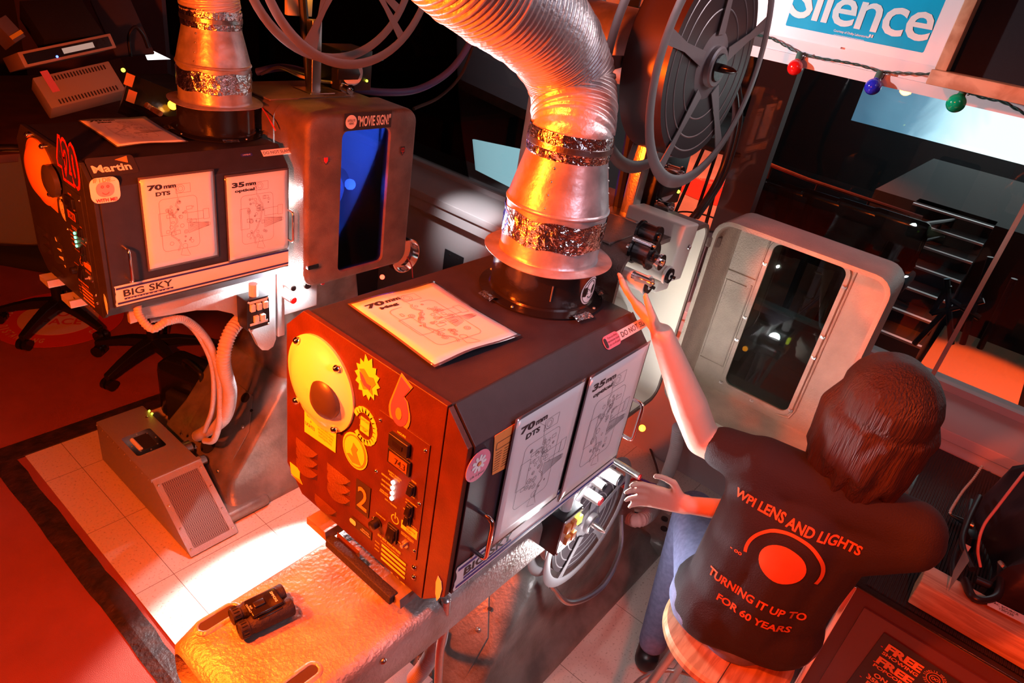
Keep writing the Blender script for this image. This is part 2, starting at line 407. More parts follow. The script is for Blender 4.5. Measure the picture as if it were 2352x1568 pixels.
# ================================================================ SETTING
S = 1.289          # the room is laid out about the lens with this factor
ZF = 1.73 - 1.73 * S   # floor height
def rs(p): return V(p[0] * S, p[1] * S, 1.73 + (p[2] - 1.73) * S)
def rb(b, lo, hi, bev=0): return b.box(rs(lo), rs(hi), bev)
b = MB(); rb(b, (.50, -1.6, -.05), (2.32, 2.25, 0)); struct(b.build('floor', M['tile'], smooth=False))
b = MB(); rb(b, (-2.2, -1.6, -.06), (.50, 6.2, -.004)); rb(b, (.5, 2.25, -.06), (2.32, 6.2, -.004)); struct(b.build('carpet_floor', M['carpet'], smooth=False))
b = MB()
for (x0, y0, x1, y1, n) in ((.435, 2.33, .465, -1.0, 60), ):
    P = [rs((x0 + (x1 - x0) * i / n, y0 + (y1 - y0) * i / n, 0)) for i in range(n + 1)]
    lo = [p + V(-.035 + random.uniform(-.003, .003), 0, -.003) for p in P]; hi = [p + V(.05 + random.uniform(-.004, .004), 0, .003) for p in P]; mid = [p + V(.0, 0, .006) for p in P]
    for A, B in ((lo, mid), (mid, hi)):
        va = [b.bm.verts.new(p) for p in A]; vb = [b.bm.verts.new(p) for p in B]
        for i in range(n): b.face([va[i], va[i + 1], vb[i + 1], vb[i]])
rb(b, (.44, 2.25, -.003), (2.3, 2.33, .005))
struct(b.build('trim_1', mat('worn_rubber_edging', (.02, .014, .014), .5, 0, .5, 60, .6, 20, (.05, .025, .02))))
b = MB(); rb(b, (2.30, -1.6, 0), (2.42, 6.2, .60)); struct(b.build('wall_front', mat('lower_wall_paint', (.46, .38, .40), .6), smooth=False))
b = MB(); rb(b, (2.25, -1.6, .655), (2.62, 6.2, .69), .004); rb(b, (2.262, -1.6, .60), (2.30, 6.2, .655)); rb(b, (2.53, -1.6, .69), (2.60, 6.2, .715)); struct(b.build('trim_2', mat('ledge_paint', (.50, .42, .44), .5)))
b = MB(); rb(b, (2.27, -1.6, 1.585), (2.42, 6.2, 2.95)); rb(b, (2.255, -1.6, 1.57), (2.42, 6.2, 1.60)); rb(b, (2.42, -1.6, 1.60), (2.62, 6.2, 2.95)); struct(b.build('wall_front_upper', M['wallw'], smooth=False))
b = MB(); rb(b, (2.44, 1.62, .69), (2.62, 1.84, 1.6)); struct(b.build('trim_3', M['wallw'], smooth=False))
for k, (y0, y1) in enumerate(((-1.6, .02), (.03, 1.62), (1.84, 6.2))):
    b = MB(); rb(b, (2.555, y0, .70), (2.563, y1, 1.6)); struct(b.build('window_%d' % (k + 1), M['glass'], smooth=False))
b = MB(); rb(b, (2.55, .018, .70), (2.568, .032, 1.6)); struct(b.build('trim_4', M['steel'], smooth=False))
b = MB(); rb(b, (2.258, .62, 1.64), (2.27, 1.05, 2.3)); rb(b, (2.256, .36, 1.645), (2.27, .98, 2.3)); struct(b.build('trim_5', M['sheet'], smooth=False))
b = MB(); rb(b, (-2.2, 6.2, 0), (2.6, 6.3, 2.95)); struct(b.build('wall_left', M['walld'], smooth=False))
b = MB(); rb(b, (-2.3, -1.6, 0), (-2.2, 6.2, 2.95)); struct(b.build('wall_back', M['walld'], smooth=False))
b = MB(); rb(b, (-2.2, -1.7, 0), (2.6, -1.6, 2.95)); struct(b.build('wall_right', M['walld'], smooth=False))
b = MB(); rb(b, (-2.2, -1.6, 2.95), (2.6, 6.2, 3.0)); struct(b.build('ceiling', M['walld'], smooth=False))
b = MB(); b.obox(rs((1.95, 4.9, 1.3)), (.05, 1.3, 3.3), Matrix.Rotation(.5, 3, 'Z')); struct(b.build('door_1', mat('grey_purple_door', (.16, .11, .13), .5), smooth=False))
b = MB(); rb(b, (2.30, 1.9, 0), (2.305, 1.94, .5)); rb(b, (1.95, 2.55, 0), (2.3, 3.6, .33)); struct(b.build('trim_6', mat('dark_kerb', (.10, .08, .08), .6), smooth=False))
# wall outlet opening
o = plate('wall_plate', at(1040, 615, x=2.295 * S), -Y, Z, .16, .20, M['tape'], t=.004); tag(o, 'black square metal plate screwed on white wall under window ledge', 'plate')
for dx in (-.035, .035): b = MB(); b.cyl(V(2.294 * S, at(1040, 615, x=2.295 * S).y + dx, at(1040, 615, x=2.295 * S).z + .075), V(2.290 * S, at(1040, 615, x=2.295 * S).y + dx, at(1040, 615, x=2.295 * S).z + .075), .004); b.build('screw', M['steel'], o)
# ================================================================ LAMPHOUSES
XB, Y0, Y1, Z0, Z1, CH = .7075, .540, 1.045, .600, 1.072, .056
XF = 1.306
def octo(x, g=0, dy=0):
    return [V(x, y + dy, z) for y, z in ((Y0 - g + CH, Z0 - g), (Y1 + g - CH, Z0 - g), (Y1 + g, Z0 - g + CH), (Y1 + g, Z1 + g - CH), (Y1 + g - CH, Z1 + g), (Y0 - g + CH, Z1 + g), (Y0 - g, Z1 + g - CH), (Y0 - g, Z0 - g + CH))]
BU, BV = -Y, Z      # on the back face
def screwhead(b, p, n, r=.0045):
    p = Vector(p); n = Vector(n); b.lathe(p, n, [(r, 0), (r * .95, r * .4), (r * .6, r * .8), (.0003, r)], 14)
def handle(parent, p0, p1, out, m, r=.0045):
    p0, p1, out = Vector(p0), Vector(p1), Vector(out); d = (p1 - p0).normalized(); k = .012
    pts = [p0, p0 + out * .7, p0 + out * .93 + d * k * .3, p0 + out + d * k, p1 + out - d * k, p1 + out * .93 - d * k * .3, p1 + out * .7, p1]
    b = MB(); b.sweep(pts, r, 12); return b.build('handle', m, parent)
def lamphouse(dy, other):
    D = V(0, dy, 0)
    def bp(px, py): return at(px, py, x=XB)
    lab = ('black octagonal lamphouse with yellow eyeball porthole and large 6, orange lit back panel' if not other else
           'black octagonal lamphouse at left with 420 numerals, seen mostly from its door side')
    t = thing('lamphouse', (1.02, .79 + dy, Z0), lab, 'lamp housing', 'film projector lamphouses')
    b = MB(); b.loft([octo(XB + .006, -.002, dy), octo(XF, -.002, dy)]); body = b.build('housing', M['paint'], t, smooth=False, bev=.002)
    # back cover: main panel and the narrow strip beside the seam
    b = MB(); o8 = octo(XB, 0, dy); ys = Y0 + CH
    main = [p for p in o8 if p.y >= ys + dy - .001]; b.prism(main, X * .012, .0012); back = b.build('back_panel', M['paint'] if other else M['paint_lit'], t, smooth=False)  # near cover gets the light-tinted black, far cover the plain black
    strip = [V(XB, ys - .0025 + dy, Z0 + .0015), V(XB, ys - .0025 + dy, Z1 - .0015), V(XB, Y0 + dy, Z1 - CH), V(XB, Y0 + dy, Z0 + CH)]
    b = MB(); b.prism(strip, X * .012, .0012); b.build('side_strip', M['paint'] if other else M['paint_lit'], t, smooth=False)
    # side door with its folded top
    g = .004; dp = [(ys - .004, Z1 + g * .6), (Y0 - g, Z1 - CH + g * .2), (Y0 - g, Z0 + CH), (Y0 + .01, Z0 + CH), (Y0 + .01, Z1 - CH), (ys - .004, Z1 - .012)]
    b = MB(); b.prism([V(XB + .014, y + dy, z) for y, z in dp], X * (XF - XB - .016), .0015); door = b.build('door', M['paint'], t, smooth=False)
    YD = Y0 - g + dy
    # bright sticker strip along the bottom of the door
    def dq(px, py): return at(px, py, y=YD)
    z0, z1 = Z0 + CH + .006, Z0 + CH + .071
    b = MB(); xs0 = XB + .018; n = 24
    top = [V(xs0 + random.uniform(-.003, .003) if 0 < i < 8 else xs0, YD - .001, z0 + (z1 - z0) * i / 8) for i in range(9)]
    b.prism([V(XF - .004, YD - .001, z0), V(XF - .004, YD - .001, z1)] + top[::-1], -Y * .0006); lb = b.build('maker_strip', M['white'], door, smooth=False)
    for zz in (z0 + .006, z1 - .012):
        b = MB(); b.box((xs0 + .004, YD - .0026, zz), (XF - .004, YD - .0018, zz + .006)); b.build('navy_stripe', M['navy'], door, smooth=False)
    text('maker_lettering', 'BIG SKY', V(xs0 + .095, YD - .0016, z0 + .038), X, Z, M['ink'], door, wd_=.145, ht=.022, bold=.02)
    b = MB(); b.box((xs0 + .024, YD - .0026, z0 + .0175), (xs0 + .168, YD - .0018, z0 + .0225)); b.build('maker_underline', M['navy'], door, smooth=False)
    text('maker_small_lettering', 'I N D U S T R I E S', V(xs0 + .096, YD - .0028, z0 + .020), X, Z, M['white'], door, wd_=.13, ht=.003, bold=0)
    # torn flap folded round the corner
    b = MB(); fl = [(0, .012), (.010, .02), (.013, .0), (.010, -.03), (.004, -.045), (-.002, -.03), (-.004, -.005)]
    b.prism([V(XB - .0012, Y0 + .012 + dy + yy, z0 + .016 + zz) for yy, zz in fl], -X * .0008); b.build('torn_flap', M['white'], door, smooth=False)
    # handles
    zc = .855
    hx = at(1100, 1140, y=YD - .04).x if not other else at(268, 520, y=YD - .03).x
    for hx, zz0, zz1 in ((.765, .745, .845), (1.30, .760, .868)):
        handle(door, (hx, YD, zz0), (hx, YD, zz1), (0, -.034, 0), M['chrome'])
    # stickers and tape on the door's slanted top strip
    A = V(0, YD - dy + (ys - Y0) * .0, 0); sl = Vector((0, ys - .004 - (Y0 - g), Z1 + g * .6 - (Z1 - CH + g * .2))).normalized()
    def strip_pt(px, py):   # intersect with the slanted plane
        n = X.cross(sl); p0 = V(0, Y0 - g + dy, Z1 - CH + g * .2); dr = at(px, py, d=1) - CAM; tt = (p0 - CAM).dot(n) / dr.dot(n); return CAM + dr * tt
    if not other:
        c = strip_pt(1457, 752); plate('tape_label', c, X, sl, .14, .022, M['white'], door, off=.001)
        text('tape_writing', 'DO NOT SLAM', c, X, sl, M['ink'], door, wd_=.12, ht=.012, off=.0025, bold=0)
        c = strip_pt(1404, 782); b_ = plate('sticker', c, X, sl, .062, .030, M['pinkv'], door, r=.012, off=.001, label='small pink oval lettered sticker')
        text('sticker_writing', 'If you cut off my\nreproductive choice\ncan i cut off yours?', c + X * .006, X, sl, M['ink'], door, wd_=.045, ht=.022, off=.0025, bold=0)
        plate('sticker_face', c - X * .024, X, sl, .010, .022, M['ink'], door, r=.005, off=.0022)
    else:
        c = strip_pt(638, 349); plate('tape_label', c, X, sl, .115, .022, M['white'], door, off=.001)
        text('tape_writing', 'DO NOT SLAM', c - X * .006, X, sl, M['ink'], door, wd_=.095, ht=.010, off=.0025, bold=0)
        c = strip_pt(566, 356); plate('sticker', c, X, sl, .040, .010, M['navy'], door, r=.004, off=.001); text('sticker_writing', 'I VOTED IT', c, X, sl, M['white'], door, wd_=.026, off=.0022)
        c = strip_pt(258, 381); plate('sticker', c, X, sl, .125, .055, M['ink'], door, r=.010, off=.001, label='black rectangular lettered sticker')
        text('sticker_lettering', 'Martin', c - X * .004 - sl * .006, X, sl, M['white'], door, wd_=.10, ht=.022, off=.0024, bold=.03)
        plate('sticker_triangle', c + X * .030 + sl * .014, X, sl, 1, 1, M['orange'], door, off=.0024, shape=[(-.018, .002), (.012, -.010), (.016, .010)])
    # collar on top
    cx, cy = 1.205, .785 + dy
    b = MB(); b.lathe((cx, cy, Z1), Z, [(.142, 0), (.144, .004), (.132, .006), (.122, .008), (.119, .012), (.119, .094), (.112, .096)], 64, caps=(False, False)); col = b.build('collar', M['gloss'], t)
    for a, wd2 in ((255, .05), (320, .045), (165, .04)):
        a = math.radians(a); c = V(cx + .146 * math.cos(a), cy + .146 * math.sin(a), Z1 + .003); rr = Matrix.Rotation(a + math.pi / 2 + .1, 3, 'Z')
        b = MB(); n = 9; rws = []
        for i in range(n):
            rws.append([b.bm.verts.new(c + rr @ V(-wd2 / 2 + wd2 * i / (n - 1), yy, .004 + .005 * math.exp(-(yy / .008) ** 2) + random.uniform(-.0008, .0008))) for yy in (-.014, -.008, -.003, .003, .008, .014)])
        for r0, r1 in zip(rws, rws[1:]):
            for q in range(5): b.face([r0[q], r0[q + 1], r1[q + 1], r1[q]])
        b.build('foil_tape', M['foil'], t, smooth=False)
    for a in (100, 190, 280, 340):
        a = math.radians(a); b = MB(); screwhead(b, (cx + .135 * math.cos(a), cy + .135 * math.sin(a), Z1 + .005), Z, .004); b.build('screw', M['steel'], t)
    if not other:
        a = math.radians(-84); nn = V(math.cos(a), math.sin(a), 0); uu = Z.cross(nn); b = MB(); n = 24; R_ = .1196
        ctr = b.bm.verts.new(V(cx, cy, Z1 + .045) + nn * R_); pr = []
        for i in range(n):
            th = 2 * math.pi * i / n; s_, v_ = .033 * math.cos(th), .033 * math.sin(th); aa = a + s_ / R_
            pr.append(b.bm.verts.new(V(cx + R_ * math.cos(aa), cy + R_ * math.sin(aa), Z1 + .047 + v_)))
        for i in range(n): b.face([ctr, pr[i], pr[(i + 1) % n]])
        b.build('round_sticker', M['white'], t, smooth=False)
        b = MB()
        for r_, a0, a1, ox, oy in ((.029, 0, 360, 0, 0), (.014, 20, 200, 0, .010), (.010, 200, 340, .003, -.008), (.006, 0, 300, -.010, .0), (.006, 180, 420, .010, .0)):
            P = []
            for k in range(21):
                th = math.radians(a0 + (a1 - a0) * k / 20); s_, v_ = ox + r_ * math.cos(th), oy + r_ * math.sin(th); aa = a + s_ / R_
                P.append(V(cx + (R_ + .001) * math.cos(aa), cy + (R_ + .001) * math.sin(aa), Z1 + .047 + v_))
            b.sweep(P, .0007, 5)
        b.build('sticker_drawing', M['ink'], t)
        b = MB(); a = math.radians(225); nn = V(math.cos(a), math.sin(a), 0); c = V(cx, cy, Z1 + .05) + nn * .1205
        b.cyl(c - Z * .018, c + Z * .018, .0018); b.build('bracket_pin', M['steel'], t)
    # ---- back face furniture
    def BP(y, z): return V(XB - .0005, y + dy, z)
    if not other:
        c = bp(738, 880); R_ = .104
        b = MB(); b.lathe(c, -X, [(R_, 0), (R_, .005), (R_ - .006, .007), (R_ - .010, .008), (R_ - .022, .016), (.06, .026), (.03, .031), (.0005, .033)], 48, caps=(True, False)); eye = b.build('porthole_eyeball', M['eye'], t)
        pc = at(734, 919, x=XB - .032); pc.x = XB; b = MB(); b.lathe(pc - X * .012, -X, [(.043, 0), (.043, .014), (.038, .019), (.018, .023), (.0005, .024)], 32, caps=(True, False)); b.build('pupil', M['pupil'], eye)
        for q in ((694, 778), (785, 841), (692, 915), (779, 980)):
            b = MB(); p = bp(*q); b.cyl(p, p - X * .012, .006, .006, 16); screwhead(b, p - X * .012, -X, .008); b.build('clamp_screw', M['chrome'], t)
        # address card under the eye
        q = [bp(701, 941), bp(774, 993), bp(772, 1039), bp(701, 990)]
        def quad(name, q, m, off=.0012, par=t):
            b = MB(); b.prism([p - X * off for p in q], -X * .0006); return b.build(name, m, par, smooth=False)
        s = quad('card', q, M['yellowst']); s['label'] = 'yellow business card'
        cc = sum(q, V(0, 0, 0)) / 4
        text('card_lettering', 'LENS\n  +\nLIGHTS', bp(714, 966), BU, BV, M['inkg'], t, wd_=.032, ht=.034, off=.0025)
        text('card_lettering', 'WPI LENS AND LIGHTS\n100 INSTITUTE ROAD\nWORCESTER, MASS\nLIGHTS@WPI.EDU', bp(749, 1000), BU, BV, M['orange'], t, wd_=.055, ht=.030, off=.0025, bold=0)
        # burst sticker with a plain crouching shape
        c = bp(845, 870); sh = []
        for k in range(28):
            a = 2 * math.pi * k / 28; r = (.034 if k % 2 else .044) * (1.15 if k in (6, 7, 8) else 1); sh.append((r * math.cos(a) * .8, r * math.sin(a)))
        plate('burst_sticker', c, BU, BV, 1, 1, M['yellowst'], t, off=.001, shape=sh)
        plate('sticker_shape', c, BU, BV, 1, 1, M['orange'], t, off=.002, shape=[(-.022, .012), (-.010, .018), (.004, .008), (.016, .012), (.024, .002), (.014, -.012), (.018, -.026), (.004, -.020), (-.008, -.026), (-.018, -.012), (-.010, -.002)])
        plate('sticker_shape', c - Z * .002, BU, BV, 1, 1, M['purple'], t, off=.003, shape=[(-.020, .010), (-.012, .006), (.0, -.006), (.012, -.006), (.010, -.016), (-.006, -.014), (-.016, -.004)])
        # film society sticker: curved band of blocks
        c = bp(839, 978); b = MB()
        for k in range(17):
            a = math.radians(150 - k * 17.5); p = c - X * .0012 + BU * (.030 * math.cos(a)) + BV * (.036 * math.sin(a))
            b.obox(p, (.0012, .012, .012), Matrix.Rotation(-a, 3, 'X'))
        b.obox(c - X * .001, (.001, .026, .034)); b.build('arched_sticker', M['yellowst'], t, smooth=False)
        text('arched_sticker_print', 'SUPPORT', c + Z * .014, BU, BV, M['orange'], t, wd_=.03, off=.0035); text('arched_sticker_print', 'PROJECTED\nFILM', c - Z * .006, BU, BV, M['orange'], t, wd_=.026, off=.0035)
        # round sticker
        c = bp(817, 1035)
        for r_, m_, o_ in ((.042, 'yellowst', .001), (.038, 'orange', .0018), (.034, 'yellowst', .0026)):
            plate('round_sticker_ring', c, BU, BV, 1, 1, M[m_], t, off=o_, shape=[(r_ * math.cos(a * .2618) * .9, r_ * math.sin(a * .2618)) for a in range(24)])
        plate('round_sticker_print', c, BU, BV, 1, 1, M['orange'], t, off=.0034, shape=[(-.004, .020), (.010, .012), (.006, .002), (.014, -.012), (.022, -.022), (-.004, -.030), (-.022, -.018), (-.014, -.012), (-.002, -.014), (-.010, 0), (-.006, .010)])
        # big 6
        c = bp(921, 925)
        six = [(-.004, .062), (.026, .048), (.008, .018), (.018, .012)] + [(.028 * math.cos(a) * 1.0 + 0, -.022 + .036 * math.sin(a)) for a in [math.radians(d) for d in range(35, -216, -18)]]
        plate('number_six', c, BU, BV, 1, 1, M['orange'], t, off=.001, shape=six)
        plate('number_six_fill', c, BU, BV, 1, 1, M['purple'], t, off=.002, shape=[(x * .80, (y + .004) * .86 - .002) for x, y in six])
        plate('number_six_eye', c - Z * .022, BU, BV, 1, 1, M['orange'], t, off=.003, shape=[(.008 * math.cos(a * .5236), .013 * math.sin(a * .5236)) for a in range(12)])
        # small laptop-shaped sticker at the edge
        b = MB(); q = [bp(667, 1060), bp(690, 1078), bp(690, 1098), bp(696, 1112), bp(690, 1108), bp(670, 1085)]; b.prism([p - X * .001 for p in q], -X * .0006); b.build('laptop_sticker', M['yellowst'], t, smooth=False)
        b = MB(); q = [bp(671, 1088), bp(690, 1100), bp(694, 1110), bp(690, 1107)]; b.prism([p - X * .002 for p in q], -X * .0006); b.build('laptop_sticker_base', M['orange'], t, smooth=False)
        # number plate 2
        q = [bp(820, 1097), bp(853, 1121), bp(847, 1190), bp(818, 1166)]
        quad('number_plate', q, M['ink']); text('number_plate_two', '2', sum(q, V(0, 0, 0)) / 4, BU, BV, M['orange'], t, wd_=.030, ht=.056, off=.0028, bold=.01)
        q = [bp(809, 1184), bp(855, 1222), bp(854, 1240), bp(809, 1204)]
        quad('serial_plate', q, M['ink']); cc = sum(q, V(0, 0, 0)) / 4
        text('serial_plate_print', 'Lighting & Grip\nProductions Services', cc - Y * .014, BU, BV, M['white'], t, wd_=.030, ht=.010, off=.0028, bold=0); plate('serial_plate_logo', cc + Y * .026, BU, BV, .02, .012, M['white'], t, r=.005, off=.0028)
        cp = lambda px, py: bp(px, py); TS = M['yellowst']  # yellow cast of the strong red light put into the lettering colour
    else:
        c = bp(97, 395); R_ = .098
        b = MB(); b.lathe(c, -X, [(R_, 0), (R_, .005), (R_ - .010, .008), (R_ - .022, .016), (.06, .024), (.03, .029), (.0005, .031)], 48, caps=(True, False)); eye = b.build('porthole_eyeball', M['orange'], t)
        pc = at(105, 417, x=XB - .030); pc.x = XB; b = MB(); b.lathe(pc - X * .010, -X, [(.046, 0), (.046, .014), (.03, .020), (.0005, .022)], 32, caps=(True, False)); b.build('pupil', M['pupil'], eye)
        for q in ((73, 309), (107, 336), (91, 415), (125, 445)):
            b = MB(); p = bp(*q); b.cyl(p, p - X * .012, .006, .006, 16); screwhead(b, p - X * .012, -X, .008); b.build('clamp_screw', M['chrome'], t)
        c = bp(155, 372)
        text('number_420_edge', '420', c, BU, BV, M['redv'], t, wd_=.145, ht=.135, off=.001, bold=.09); text('number_420', '420', c, BU, BV, M['navy'], t, wd_=.125, ht=.115, off=.002, bold=.03)
        for q in ((144, 443), (149, 483)):
            c = bp(*q)
            plate('round_sticker', c, BU, BV, 1, 1, M['white'], t, off=.001, shape=[(.032 * math.cos(a * .2618), .034 * math.sin(a * .2618)) for a in range(24)])
            lines('round_sticker_print', [circ(0, 0, .028), circ(0, .008, .012, 12, 10, 170), circ(-.009, -.006, .007), circ(.009, -.006, .007)], c, BU, BV, M['ink'], t, off=.0025)
        q = [bp(105, 442), bp(131, 452), bp(135, 489), bp(110, 466)]; b = MB(); b.prism([p - X * .001 for p in q], -X * .0006); b.build('card', M['orange'], t, smooth=False)
        q = bp(139, 580); plate('figure_sticker', q, BU, BV, 1, 1, M['white'], t, off=.001, shape=[(-.02, .045), (-.004, .03), (.01, .034), (.014, .0), (.026, -.04), (.004, -.03), (-.010, -.034), (-.014, 0)])
        off1 = V(0, DY, 0)
        def cp(px, py): return at(px, py, x=XB) + off1
        TS = M['orange']  # same lettering as the near unit, weaker light put into its colour
        # round faced sticker on the door
        c = at(241, 436, y=YD); plate('face_sticker', c, X, Z, .075, .070, M['white'], door, r=.02, off=.001)
        plate('face_sticker_print', c + Z * .002, X, Z, .046, .040, M['greyv'], door, r=.018, off=.002)
        text('face_sticker_lettering', 'IF I DIE...', c + Z * .028, X, Z, M['orange'], door, wd_=.055, off=.003); text('face_sticker_lettering', 'WITH ME!', c - Z * .027, X, Z, M['redv'], door, wd_=.055, ht=.010, off=.003, bold=.03)
        lines('face_sticker_smile', [circ(0, -.002, .009, 10, 200, 340), circ(-.007, .010, .003), circ(.007, .010, .003)], c, X, Z, M['redv'], door, wl=.0015, off=.004)
    # louvres
    for (px, py) in (((705, 1030), (705, 1053), (705, 1077), (778, 1090), (778, 1112), (778, 1135), (748, 1160), (800, 1250))):
        c = at(px, py, x=XB) + D; b = MB(); n = 10; rows = []
        for i in range(n + 1):
            s_ = i / n; e = math.sin(math.pi * s_) ** .5
            rows.append([b.bm.verts.new(c + V(-.0005 - .011 * e * k, .038 - .076 * s_, .011 - .018 * k * e - .002)) for k in (0, .5, 1)] + [b.bm.verts.new(c + V(.001, .038 - .076 * s_, -.010))])
        for r0, r1 in zip(rows, rows[1:]):
            for q in range(3): b.face([r0[q], r0[q + 1], r1[q + 1], r1[q]])
        b.build('louvre', M['paint'] if other else M['paint_lit'], t)
    # control panel
    pts = [cp(872.6, 941.3), cp(986.4, 1020), cp(957.5, 1281), cp(854.7, 1199.3)]
    b = MB(); P0, P1 = pts[0], pts[2]; ya, yb = max(p.y for p in pts), min(p.y for p in pts); za, zb = max(p.z for p in pts), min(p.z for p in pts)
    b.box((XB - .002, yb, zb), (XB + .001, ya, za), .0006); b.build('control_panel', M['paint'] if other else M['paint_lit'], t, smooth=False)
    E_ = .0022
    def tx(s, px, py, wd_=None, ht=None, bold=.01): return text('panel_lettering', s, cp(px, py), BU, BV, TS, t, wd_=wd_, ht=ht, off=E_ + .0006, bold=bold)
    for q in ((876, 963), (979, 1033), (866, 1080), (965, 1155), (860, 1188), (954, 1263)):
        b = MB(); screwhead(b, cp(*q) - X * .002, -X, .004); b.build('panel_screw', M['chrome'], t)
    for q in ((952, 1302), (951, 1324)):
        b = MB(); screwhead(b, cp(*q), -X, .006); b.build('panel_bolt', M['chrome'], t)
    c = cp(923, 1018)
    b = MB(); b.obox(c - X * .006, (.010, .052, .030), bev=.002); b.build('hour_meter', M['black'], t); plate('hour_meter_window', c - X * .0115, BU, BV, .026, .010, M['gloss'], t, off=0)
    tx('HOURS', 925, 996, .022)
    c = cp(921, 1058); b = MB(); b.obox(c - X * .004, (.006, .060, .034), bev=.001); b.build('volt_meter', M['black'], t)
    plate('volt_meter_display', c - X * .0075, BU, BV, .048, .024, mat('lcd_amber', (.40, .10, .03), .3), t); text('volt_meter_digits', '74.3', c - X * .009 - Y * .006, BU, BV, M['ink'], t, wd_=.028, ht=.015, off=.0005, bold=.01)
    tx('AMPS / VOLTS', 923, 1040, .036)
    tx('SAFETY SWITCH\nINDICATORS', 909, 1093, .036, .010)
    for k, (s, px, py, lx, ly) in enumerate((('AIRVANE SW.', 888, 1093, 906, 1106), ('REAR DOOR', 889, 1107, 905, 1118), ('UPPER DOOR', 887, 1117, 904, 1130), ('AUTO LOOP/\nLOWER DOOR', 884, 1130, 903, 1142))):
        tx(s, px + 1, py, .026, .0045 if k < 3 else .008); b = MB(); b.cyl(cp(lx, ly) - X * .002, cp(lx, ly) - X * .0055, .0042); b.build('indicator_light', M['led_g'] if other else M['led_w'], t)
    tx('OFF = CLOSED', 900, 1154, .034)
    for (px, py, wy, wz) in ((950, 1121, .016, .026), (945, 1168, .016, .026), (941, 1191, .014, .024), (905, 1222, .028, .040)):
        c = cp(px, py); b = MB(); b.obox(c - X * .004, (.006, wy, wz), bev=.001); s_ = b.build('rocker_switch', M['black'], t)
        b = MB(); b.obox(c - X * .009, (.007, wy * .75, wz * .8), Matrix.Rotation(.22, 3, 'Y'), .001); b.build('rocker', M['gloss'], s_)
    tx('VOLTS', 953, 1105, .013); tx('AMPS', 950, 1139, .011); tx('AUTO IGNITION', 947, 1153, .030); tx('ON', 936, 1152, .006); tx('OFF', 932, 1167, .008); tx('ON', 933, 1180, .006)
    tx('MANUAL IGNITION', 944, 1202, .036); tx('BLOWER FUSE', 877, 1184, .028); tx('POWER', 918, 1243, .014); tx('AUTOMATICALLY\nIGNITER PROJECT', 938, 1232, .036, .008)
    c = cp(869, 1198); b = MB(); b.lathe(c, -X, [(.013, 0), (.013, .004), (.010, .005), (.010, .018), (.007, .02), (.0005, .02)], 24); b.build('fuse_holder', M['black'], t)
    c = cp(934, 1247); b = MB(); b.cyl(c, c - X * .005, .009, .009, 6); b.cyl(c, c - X * .014, .004); b.build('toggle_button', M['steel'], t)
    c = cp(942, 1215) - X * .002; plate('tape_note', c, BU, BV, .044, .020, M['yellowst'] if not other else M['orange'], t); text('tape_note_writing', 'Emergency\nStart', c, BU, BV, M['redv'], t, wd_=.034, ht=.014, off=.0015, bold=0)
    lines('power_symbol', [circ(0, 0, .010, 20, -250, 70), [(0, .002), (0, .018)]], cp(909, 1191), BU, BV, TS, t, wl=.0022, off=E_)
    tx('BIG SKY INDUSTRIES', 896, 1247, .068, .006, .03); tx('PHILLIPSBURG, NJ 08865, USA', 898, 1258, .055, .0035)
    for k, s in enumerate(('MODEL', 'SERIAL', 'INPUT')): tx(s, 869 - k * .5, 1244 + k * 8.5, .014)
    for k in range(4):
        c = cp(905.5 - k * .8, 1273 + k * 10); plate('data_bar', c, BU, BV, .072, .0052, TS, t, off=E_ - .001)
    for s, px, py in (('VOLTS', 880, 1297), ('HZ', 902, 1311), ('PH.', 916, 1322), ('AMPS', 927, 1335)): tx(s, px, py + 2, .012 if len(s) > 3 else .006)
    # slide rails poking out under the back
    for yy in ((.965, .80) if other else (.90, .66)):
        b = MB(); b.prism([V(XB - .026, yy + dy - .035, Z0 - .035), V(XB - .026, yy + dy + .035, Z0 - .035), V(XB - .026, yy + dy + .035, Z0 - .015), V(XB - .020, yy + dy, Z0 - .022), V(XB - .026, yy + dy - .03, Z0 - .012)], X * .58, .001); b.build('slide_rail', M['alum'] if other else M['basep'], t, smooth=False)
    if not other:
        b = MB(); ya_, yb_ = at(757, 1207, x=.683).y, at(908, 1342, x=.683).y; b.obox((XB - .024, (ya_ + yb_) / 2, Z0 - .026), (.022, ya_ - yb_, .022), bev=.003); b.build('rail_bar', M['rubber'], t)
        # daisy sticker and orange data label on the door
        c = at(1097, 1068, y=YD); plate('daisy_sticker', c, X, Z, 1, 1, M['pinkv'], door, off=.001, shape=[(.031 * math.cos(a * .2618), .033 * math.sin(a * .2618)) for a in range(24)])
        for k in range(9):
            a = math.radians(k * 40); p = c + X * (.012 * math.cos(a)) + Z * (.012 * math.sin(a) + .005)
            plate('daisy_petal', p, X * math.cos(a) + Z * math.sin(a), -X * math.sin(a) + Z * math.cos(a), .013, .006, M['white'], door, r=.003, off=.0022)
        plate('daisy_centre', c + Z * .005, X, Z, .008, .008, M['orange'], door, r=.004, off=.0032); text('sticker_writing', 'Life is good', c - Z * .020, X, Z, M['ink'], door, wd_=.036, off=.0025, bold=0)
        q = [at(1135, 1000, y=YD), at(1181, 972, y=YD), at(1168, 1070, y=YD), at(1129, 1090, y=YD)]; b = MB(); b.prism([p - Y * .001 for p in q], -Y * .0006); b.build('data_label', M['orange'], door, smooth=False)
        cc = sum(q, V(0, 0, 0)) / 4; lines('data_label_print', [rect(-.022, .012, .022, .028)] + [[(-.02, .004 - k * .006), (-.004, .004 - k * .006)] for k in range(8)] + [[(.003, .004 - k * .006), (.018, .004 - k * .006)] for k in range(8)], cc, X, Z, M['ink'], door, off=.0022)
    return t
lamphouse(0, False); lamphouse(DY, True)
